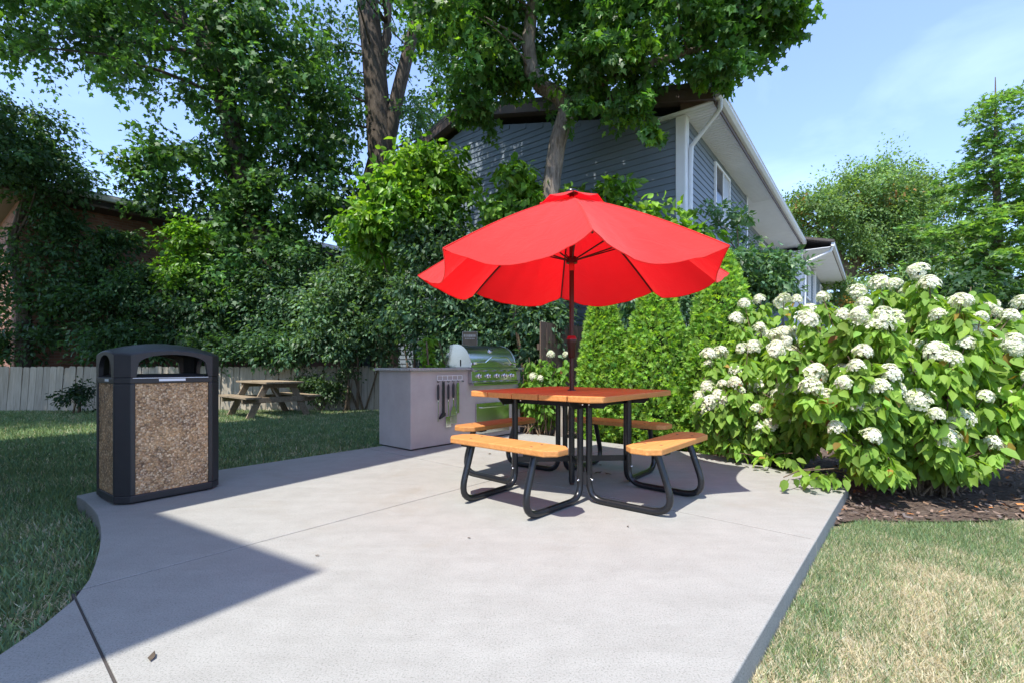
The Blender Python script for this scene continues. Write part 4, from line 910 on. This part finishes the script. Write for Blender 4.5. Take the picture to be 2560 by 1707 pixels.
bush('lime_mulberry', 'tall lime green leafy bush left of the umbrella below twin trunks', 950, 10.0, [(px(960, 440, 9.9), (1.0, .7, .75), 80, 46, .2), (px(930, 530, 10), (1.2, .7, .6), 80, 46, .2), (px(845, 520, 9.7), (.5, .4, .28), 22, 40, .16), (px(960, 360, 9.8), (.3, .3, .25), 8, 40, .12), (px(1060, 400, 9.6), (.25, .25, .35), 8, 40, .12)], .15, (.14, .29, .035), 58, 'leaf', L_BROAD, lite=(.3, (.22, .38, .05)))
bush('mulberry_shoots', 'lime shoots with large leaves rising just behind the umbrella top', 1230, 8.3, [(px(1190, 420, 8.1), (.4, .35, .3), 16, 34, .13), (px(1250, 470, 8.2), (.7, .4, .35), 28, 34, .15), (px(1140, 500, 8.2), (.5, .4, .35), 20, 34, .15), (px(1400, 440, 7.8), (.3, .3, .2), 9, 30, .12), (px(1450, 500, 7.8), (.55, .4, .25), 22, 34, .14), (px(1540, 540, 7.7), (.45, .35, .25), 16, 34, .14), (px(1360, 540, 8.0), (.7, .4, .3), 26, 34, .15)], .135, (.13, .27, .035), 59, 'leaf', L_BROAD, stems=8, limbs=24, lite=(.3, (.24, .42, .06)))
bush('viney_shrub', 'blue green viney shrub covering the white side of the house', 1720, 7.8, [(px(1730, 630, 7.7), (.75, .5, .38), 46, 46, .14), (px(1660, 610, 7.8), (.5, .4, .35), 22, 46, .13), (px(1765, 660, 7.6), (.3, .3, .22), 22, 46, .11), (px(1770, 585, 7.7), (.2, .2, .18), 6, 34, .08), (px(1640, 500, 7.9), (.28, .25, .22), 8, 30, .1), (px(1700, 520, 7.9), (.3, .3, .25), 9, 34, .1), (px(1590, 560, 7.9), (.3, .3, .25), 12, 40, .12)], .10, (.11, .21, .10), 60, 'leaf', stems=7, limbs=24)
bush('shade_shrub', 'blue green shrub peeking between the clipped evergreens', 1520, 7.6, [(px(1450, 740, 7.5), (.4, .4, .5), 24, 50, .15), (px(1575, 720, 7.4), (.4, .4, .5), 24, 50, .15), (px(1500, 850, 7.5), (.7, .3, .6), 30, 50, .15)], .10, (.08, .165, .085), 61, 'leaf')
bush('small_dark_bush', 'small dark bush growing against the fence left of litter bin', 178, 10.55, [(px(180, 905, 10.5), (.34, .25, .22), 22, 50, .1)], .07, (.028, .06, .026), 62, limbs=8)
bush('low_shrub', 'low grey green shrub against fence right of picnic table', 738, 11.0, [(px(735, 895, 10.95), (.5, .25, .3), 40, 50, .12), (px(700, 880, 11), (.3, .2, .2), 14, 50, .1)], .07, (.07, .13, .05), 63, limbs=8)
bush('thin_shrub', 'thin twiggy shrub against sunlit fence left of the counter', 800, 11.0, [(px(790, 880, 10.95), (.28, .2, .45), 16, 40, .1)], .065, (.07, .125, .05), 64, limbs=14)
bush('lime_perennial', 'lime green upright plant behind the left end of the counter', 985, 6.35, [(px(985, 805, 6.3), (.04, .04, .15), 8, 22, .035), (px(988, 870, 6.3), (.16, .1, .2), 10, 30, .06)], .075, (.17, .33, .04), 65, 'leaf_soft', L_BROAD, cat='plant', limbs=6)
bush('backdrop_shrub', 'dark shrub under the right conifer behind hydrangeas', 2200, 8.0, [(px(2160, 720, 8.2), (1.2, .6, .7), 60, 60, .22), (px(2330, 740, 7.8), (.8, .6, .7), 40, 60, .22)], .11, (.04, .09, .03), 66)
tree('far_broad_tree', 'far broad tree with orange tinged edge beyond the houses', 'tree', GR(1945, 27), [([GR(1945, 27), px(1945, 640, 27), px(1920, 560, 27), px(1900, 480, 27)], [.4, .36, .25, .15]), ([px(1945, 640, 27), px(1990, 560, 27), px(2030, 480, 27)], [.3, .24, .15])],
     [(px(1870, 500, 27), (2.0, 2, 1.8), 90, 120, .42), (px(2000, 450, 27), (2.6, 2.2, 2.0), 140, 120, .46), (px(2080, 540, 27), (2.6, 2, 2.2), 130, 120, .46), (px(1980, 560, 27), (2.6, 2, 1.3), 80, 120, .46), (px(2110, 450, 27), (1.6, 1.6, 1.4), 60, 120, .42), (px(2180, 620, 26), (2.6, 2, 2.4), 100, 120, .46), (px(1990, 690, 25), (3.6, 1.5, 1.2), 90, 120, .46)],
     .165, (.17, .27, .10), M['leaf_soft'], L_DIAM, M['bark_brown'], 71, 30, limb_r=.12, keep=False, lite=(.02, (.32, .19, .07)))
# loose conifer on the right
D = 9.0; cb = GR(2292, D); con = thing('feathery_conifer', 'feathery green conifer with bare leader at the right edge', 'conifer', tuple(cb)); r = np.random.default_rng(81)
topz = px(2283, 178, D)[2]; MB().tube([(0, 0, 0), (.03, 0, 2.5), (-.03, 0, 4.6), (-.05, 0, topz - GROUND)], [.11, .085, .05, .006], 8).build('trunk', M['bark_brown'], con)
brm = MB(); LP, LA, LN, LS = [], [], [], []
for i in range(160):
    h = 1.0 + (topz - GROUND - 1.35) * (i / 159) ** .9; fr = h / (topz - GROUND); az = i * 2.4 + r.normal(0, .3); L = (2.0 * (1 - fr) ** .75 + .10) * (.45 + .75 * r.random()); rise = r.normal(.30, .18); fall = r.normal(.30, .10)
    d = np.array([math.cos(az), math.sin(az), 0]); a = np.array([-.05 * fr, 0, h]); pts = [a + d * L * t + np.array([0, 0, (rise * L * t - fall * L * t * t)]) for t in np.linspace(0, 1, 6)]
    brm.tube([tuple(p) for p in pts], list(np.linspace(.016 * (1.2 - fr), .003, 6)), 5)
    n = max(14, int(150 * L)); t = .2 + .8 * r.random(n); sd = r.choice([-1, 1], n); q = np.array([-d[1], d[0], 0])
    pos = a + d[None] * (L * t)[:, None]; pos[:, 2] += rise * L * t - fall * L * t * t; pos += r.normal(0, .05, (n, 3))
    al = d[None] * .8 + q[None] * sd[:, None] * (.9 + .3 * r.normal(size=(n, 1))) + np.array([0, 0, -.2]) + r.normal(0, .45, (n, 3)); LP.append(pos); LA.append(al); nn = r.normal(0, .5, (n, 3)); nn[:, 2] += 1; LN.append(nn); LS.append(.135 * (.6 + .6 * r.random(n)) * (.55 + .45 * min(1, L)))
tag(brm.build('branches', M['twig'], con), kind='stuff'); LP, LA, LN, LS = map(np.concatenate, (LP, LA, LN, LS))
tag(link('foliage', leaves('foliage', LP, LA, LN, LS, L_SPRAY, jitter((.165, .30, .085), len(LP), .25, .08, r), M['leaf']), None, con), kind='stuff')

# clipped arborvitae: one row beyond the patio
def arbor(label, x, D, h, rad, seed):
    r = np.random.default_rng(seed); b = GR(x, D); t = thing('arborvitae', label, 'evergreen', tuple(b), 0, 'clipped arborvitae beyond the patio')
    MB().tube([(0, 0, 0), (0, 0, h * .9)], [.05, .01], 8).build('trunk', M['bark_brown'], t)
    def prof(f): return rad * np.minimum(1, (.72 + f * 1.5)) * np.power(np.clip(1 - np.power(f, 2.1), 0, 1), .75) + .02
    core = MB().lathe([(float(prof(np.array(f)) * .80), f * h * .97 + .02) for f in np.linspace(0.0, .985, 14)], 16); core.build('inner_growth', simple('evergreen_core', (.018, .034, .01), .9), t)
    n = 14000; f = r.random(n) ** 1.15; az = r.random(n) * 2 * math.pi
    lump = 1 + .05 * np.sin(az * 3 + f * 9 + seed) + .05 * np.sin(az * 7 - f * 23) + .05 * np.sin(az * 11 + f * 41 + seed) + .04 * np.sin(az * 19 - f * 67)
    rr = prof(f) * lump * (.82 + .22 * r.random(n) ** .8); P = np.stack([rr * np.cos(az), rr * np.sin(az), f * h], 1)
    o = np.stack([np.cos(az), np.sin(az), np.zeros(n)], 1); al = o * .5 + r.normal(0, .6, (n, 3)); al[:, 2] += .6
    nn = o * .7 + r.normal(0, .55, (n, 3)); nn[:, 2] += .55
    depth = (rr / (prof(f) * lump) - .80) / .24
    cols = jitter((.23, .40, .075), n, .28, .10, r)
    tag(link('foliage', leaves('foliage', P, al, nn, .074 * (.6 + .7 * r.random(n)), L_SPRAY, cols, M['leaf_soft']), None, t), kind='stuff')
arbor('slim arborvitae just right of the umbrella pole, leftmost of the evergreens', 1384, 6.35, 2.12, .32, 91)
arbor('wide middle arborvitae of the evergreen row behind the table', 1508, 6.1, 2.2, .44, 92)
arbor('tallest arborvitae with pointed tip beside the hydrangeas', 1660, 5.85, 2.47, .46, 93)

# hydrangeas
def floret_head(seed, rad=.095):
    r = np.random.default_rng(seed); n = 240; z = r.random(n) ** .8; a = r.random(n) * 2 * math.pi
    z = z * 1.25 - .25; rr = rad * np.sqrt(np.clip(1 - np.abs(z) ** 1.7, 0.02, 1)) * (.72 + .34 * r.random(n)) * (1 + .16 * np.sin(3 * a + seed) + .1 * np.sin(5 * a + 2 * seed)); C = np.stack([rr * np.cos(a), rr * np.sin(a), z * rad * 1.0], 1)
    o = unit(C + np.array([0, 0, .02])); P, A, N, S_, K = [], [], [], [], []
    for k in range(4):
        tan = unit(np.cross(o, r.normal(size=(n, 3)))) if k == 0 else None
        if k == 0: t0 = tan; b0 = np.cross(o, t0)
        al = t0 * math.cos(k * math.pi / 2) + b0 * math.sin(k * math.pi / 2) + o * .25; P.append(C); A.append(al); N.append(o + r.normal(0, .15, (n, 3)))
    P, A, N = map(np.concatenate, (P, A, N)); cc = np.tile(jitter((.83, .83, .68), n, .06, .03, r), (4, 1)); g = np.tile(r.random(n) < .14, 4); cc[g] = (.55, .66, .30)
    return leaves('flower_head', P, A, N, np.full(len(P), .019), ([(0, 0, 0), (.42, .55, .06), (0, 1, .02), (-.42, .55, .06)], [(0, 1, 2, 3)]), np.clip(cc, 0, .88), M['petal'])
HEADS = [floret_head(100 + i) for i in range(6)]
def hydrangea(label, base, tips, seed, nleaf, leaf_size, spread, flower=.8, col=(.215, .36, .06), head=.66, parts=260, name='hydrangea'):
    r = np.random.default_rng(seed); base = np.array(base); t = thing(name, label, 'flowering shrub', tuple(base), 0, None)
    st = MB(); P, A, N, K = [], [], [], []
    for tp, fl in tips:
        tp = np.array(tp); s = base + np.array([r.normal(0, .10), r.normal(0, .10), 0]); path = bend(s - base, tp - base, r, 6, .10); st.tube(path, list(np.linspace(.011, .004, 6)), 6)
        d = np.array(path[-1]) - np.array(path[-3]); d /= np.linalg.norm(d)
        n = nleaf; f = r.random(n) ** 1.2; q = tp[None] - d[None] * (f * .55 * spread * 2.6)[:, None]
        az = r.random(n) * 2 * math.pi; o = np.stack([np.cos(az), np.sin(az), np.zeros(n)], 1); rad = (.015 + .28 * spread * r.random(n) * (.35 + f))[:, None]
        q = q + o * rad + r.normal(0, .02, (n, 3)); q[:, 2] -= .04 + .05 * r.random(n)
        al = o * .55 + r.normal(0, .25, (n, 3)); al[:, 2] -= .25 + .75 * r.random(n); nn = o * .8 + r.normal(0, .3, (n, 3)); nn[:, 2] += .45
        P.append(q); A.append(al); N.append(nn); K.append(np.full(n, np.clip(r.normal(1, .12), .7, 1.3)))
        if fl:
            hs = HEADS[r.integers(6)]; o_ = link('flower_head', hs, None, t, tuple(tp - base), tuple(r.normal(0, .4, 3))); k = fl * head * (.75 + .45 * r.random()); o_.scale = (k, k, k * 1.15)
    tag(st.build('stems', M['twig'], t), kind='stuff'); P, A, N, K = map(np.concatenate, (P, A, N, K)); n = len(P)
    cols = jitter(col, n, .16, .06, r) * K[:, None]; dead = r.random(n) < .018; cols[dead] = jitter((.32, .22, .05), dead.sum(), .2, .05, r); dry = r.random(n) < .010; cols[dry] = jitter((.22, .10, .045), dry.sum(), .2, .05, r)
    sz = leaf_size * np.clip(r.normal(1, .2, n), .55, 1.5); ok = P[:, 2] > GROUND + .20; P, A, N, cols, sz = P[ok], A[ok], N[ok], cols[ok], sz[ok]
    # the largest-looking leaves (near, towards the viewer) are single parts, the rest one mass
    score = np.linalg.norm(P - np.array([0, 0, CH]), axis=1) / sz; order = np.argsort(score); big, rest = order[:parts], order[parts:]
    tag(link('leaf_mass', leaves('leaf_mass', P[rest], A[rest], N[rest], sz[rest], L_BROAD, np.clip(cols[rest], .01, .8), M['leaf_soft'], base), None, t), kind='stuff')
    # shared single-leaf meshes in a few shades
    if parts:
        sh = [leaves('leaf', np.zeros((1, 3)), np.array([[0, 1., 0]]), np.array([[0, 0, 1.]]), np.ones(1), L_BROAD, jitter(col, 1, .16, .06, r), M['leaf_soft']) for _ in range(8)]
        for i in big:
            al = A[i] / np.linalg.norm(A[i]); sd = np.cross(al, N[i]); sd /= np.linalg.norm(sd); nn = np.cross(sd, al)
            mt = Matrix(((sd[0], al[0], nn[0]), (sd[1], al[1], nn[1]), (sd[2], al[2], nn[2])))
            o_ = link('leaf', sh[r.integers(8)], None, t, tuple(P[i] - base), tuple(mt.to_euler())); o_.scale = (sz[i],) * 3
    return t
def dome_tips(ctr, rad, n, seed, pf, lower=-.55, fs=1.0):
    r = np.random.default_rng(seed); out = []
    while len(out) < n:
        d = r.normal(size=3); d /= np.linalg.norm(d)
        if d[2] < lower: continue
        q = .72 + .33 * r.random(); out.append((np.array(ctr) + d * np.array(rad) * q, fs * (.8 + .4 * r.random()) if (d[2] > -.45 and d[1] < .35 and r.random() < pf) else 0))
    return out
# big one at the patio corner: blooms read off the photograph, more filled in around them
spots = [(1830, 690, 4.6), (1890, 685, 4.5), (1965, 675, 4.4), (2020, 655, 4.3), (2110, 625, 3.9), (2135, 655, 3.8), (2055, 655, 4.2), (1955, 795, 3.8), (2065, 830, 3.6), (2105, 800, 3.8), (2140, 790, 3.9), (2265, 775, 3.7), (2335, 800, 3.6), (2200, 790, 3.9), (2060, 735, 4.0), (2010, 760, 3.9), (1935, 855, 3.8), (1870, 860, 3.9),
         (1900, 910, 3.8), (1970, 930, 3.6), (1920, 985, 3.6), (2205, 965, 3.5), (2175, 1010, 3.4), (2000, 1005, 3.45), (2280, 1020, 3.5), (2110, 920, 3.5), (2300, 905, 3.6), (2190, 870, 3.6), (2320, 730, 3.9), (2275, 705, 4.1), (1985, 700, 4.2), (2150, 700, 4.0), (2230, 840, 3.6), (1850, 735, 4.3), (2040, 800, 3.7)]
rr_ = np.random.default_rng(3)
tips = [(px(x, y, d), .95 + .35 * rr_.random()) for x, y, d in spots]
tips += [(px(2230, 660, 3.9), 0), (2 * 0 + px(2180, 690, 4.0), 0), (px(1800, 1095, 3.55), 0), (px(1850, 1080, 3.6), 0), (px(1990, 1045, 3.45), 0), (px(2040, 1050, 3.4), 0), (px(2250, 1040, 3.4), 0), (px(1960, 1020, 3.55), 0)]
tips += dome_tips((3.45, 4.15, .86), (1.35, .85, .74), 104, 5, .8, -.35) + dome_tips((4.6, 4.3, .80), (.9, .8, .75), 26, 6, .6, -.35)
hydrangea('huge hydrangea with white blooms and bare stems at patio corner', (3.42, 4.0, GROUND), tips, 201, 88, .098, .36, parts=300)
spots = [(1710, 700, 5.1), (1745, 690, 5.1), (1800, 695, 5.0), (1690, 735, 4.9), (1745, 755, 4.9), (1800, 770, 4.8), (1730, 800, 4.8), (1780, 800, 4.7), (1740, 890, 4.7), (1790, 890, 4.6), (1625, 890, 4.75), (1630, 925, 4.7), (1650, 910, 4.7), (1620, 945, 4.75), (1745, 985, 4.5), (1770, 975, 4.5), (1850, 790, 4.5), (1860, 720, 4.8), (1700, 900, 4.6), (1830, 960, 4.4)]
tips = [(px(x, y, d), .9 + .35 * rr_.random()) for x, y, d in spots] + dome_tips((2.62, 4.85, .66), (.72, .45, .72), 58, 8, .8) + [(px(1760, 1040, 4.3), 0), (px(1700, 1040, 4.5), 0), (px(1820, 1040, 4.2), 0), (px(1660, 1000, 4.7), 0)]
hydrangea('white blooming hydrangea between pointed evergreen and right bench', (2.72, 4.86, GROUND), tips, 202, 80, .095, .34, parts=220)
tips = [(px(1265, 815, 6.6), .8), (px(1240, 870, 6.5), .9), (px(1225, 865, 6.5), .8), (px(1300, 815, 6.6), .7), (px(1215, 820, 6.7), 0)] + dome_tips((.38, 6.85, .62), (.45, .3, .55), 34, 9, .12)
hydrangea('small lime leaved hydrangea tucked beside the grill', (.35, 6.75, GROUND), tips, 203, 50, .085, .28, col=(.16, .31, .05), parts=60)

# ------------------------------------------------------------------ mulch chips and lawn grass
r = np.random.default_rng(301); n = 14000; x = -1.5 + 8 * r.random(n); y = 3.0 + 6.5 * r.random(n) ** 1.3; ok = inpoly(x, y, BED) & ~inpoly(x, y, PATIO); x, y = x[ok], y[ok]; n = len(x)
al = r.normal(0, 1, (n, 3)); al[:, 2] *= .25; nn = r.normal(0, .35, (n, 3)); nn[:, 2] += 1; col = np.where((r.random(n) < .10)[:, None], jitter((.34, .15, .06), n, .3, .1, r), jitter((.16, .115, .09), n, .4, .06, r))
tag(link('mulch_chips', leaves('mulch_chips', np.stack([x, y, np.full(n, GROUND + .03) + .012 * r.random(n)], 1), al, nn, .022 + .03 * r.random(n), ([(-.18, 0, 0), (.18, .05, .02), (.14, 1, .05), (-.2, .9, 0)], [(0, 1, 2, 3)]), np.clip(col, .01, .6), M['chips'])), 'dry brown mulch and leaf litter in the planting bed', 'mulch', kind='stuff')
L_BLADE = ([(-.07, 0, 0), (.07, 0, 0), (.045, .55, .06), (0, 1, .22), (-.045, .55, .06)], [(0, 1, 2, 4), (4, 2, 3)])
L_BLADE1 = ([(-.075, 0, 0), (.075, 0, 0), (0, 1, .2)], [(0, 1, 2)])
def grass(name, label, reg, dens, h, tmpl, seed, dry, width=1.0, cond=None):
    r = np.random.default_rng(seed); x0, x1, y0, y1 = reg; n = int((x1 - x0) * (y1 - y0) * dens); x = x0 + (x1 - x0) * r.random(n); y = y0 + (y1 - y0) * r.random(n)
    ok = ~inpoly(x, y, PATIO) & ~inpoly(x, y, BED) & (np.abs(x) < y * 1.12 + .5)
    if cond is not None: ok &= cond(x, y)
    x, y = x[ok], y[ok]; n = len(x); hn = hnoise(x, y, 1.6, 3) * .5 + hnoise(x, y, 5, 1) * .35 + r.normal(0, .22, n)
    dr = np.clip(dry(x, y) + hn * .8, 0, 1); isdry = r.random(n) < dr
    cols = np.where(isdry[:, None], jitter((.64, .555, .39), n, .2, .05, r), jitter((.19, .275, .125), n, .28, .1, r))
    al = r.normal(0, .55, (n, 3)); al[:, 2] = .55 + .6 * r.random(n) - .35 * isdry; lx = hnoise(x, y, 2.5, 7); al[:, 0] += lx * .4; nn = r.normal(0, 1, (n, 3)); nn[:, 2] += .2
    sz = h * (.55 + .8 * r.random(n)) * (1 - .15 * isdry)
    z = np.full(n, GROUND - .003); P = np.stack([x, y, z], 1)
    tv = [(a * width, b_, c_) for a, b_, c_ in tmpl[0]]
    tag(link(name, leaves(name, P, al, nn, sz, (tv, tmpl[1]), np.clip(cols, .01, .75), M['grass'])), label, 'grass', kind='stuff')
grass('dry_grass', 'sun dried straw and green grass right of the patio', (.3, 5.2, .95, 3.5), 56000, .042, L_BLADE1, 401, lambda x, y: .80 - .42 * np.clip((y - 2.2) / .8, 0, 1) + .1 * np.clip((1.9 - y), 0, 1), .55, cond=lambda x, y: x * V[0] + y * V[1] < .6)
grass('shaded_grass', 'green shaded grass left of the patio near the bin', (-5.6, -1.2, 1.2, 5.0), 9000, .06, L_BLADE1, 402, lambda x, y: .20 + 0 * x, 1.1, cond=lambda x, y: (x * V[0] + y * V[1] > 1.2) & (x > -y * 1.15 - .3))
grass('lawn_grass', 'mown lawn between the patio and the board fence', (-13, -.2, 4.6, 11.2), 3300, .065, L_BLADE1, 403, lambda x, y: .18 + .14 * (y > 9), 1.5, cond=lambda x, y: (x * V[0] + y * V[1] > 4.8) & (y < FA[1] + (x - FA[0]) * .046 - .04))
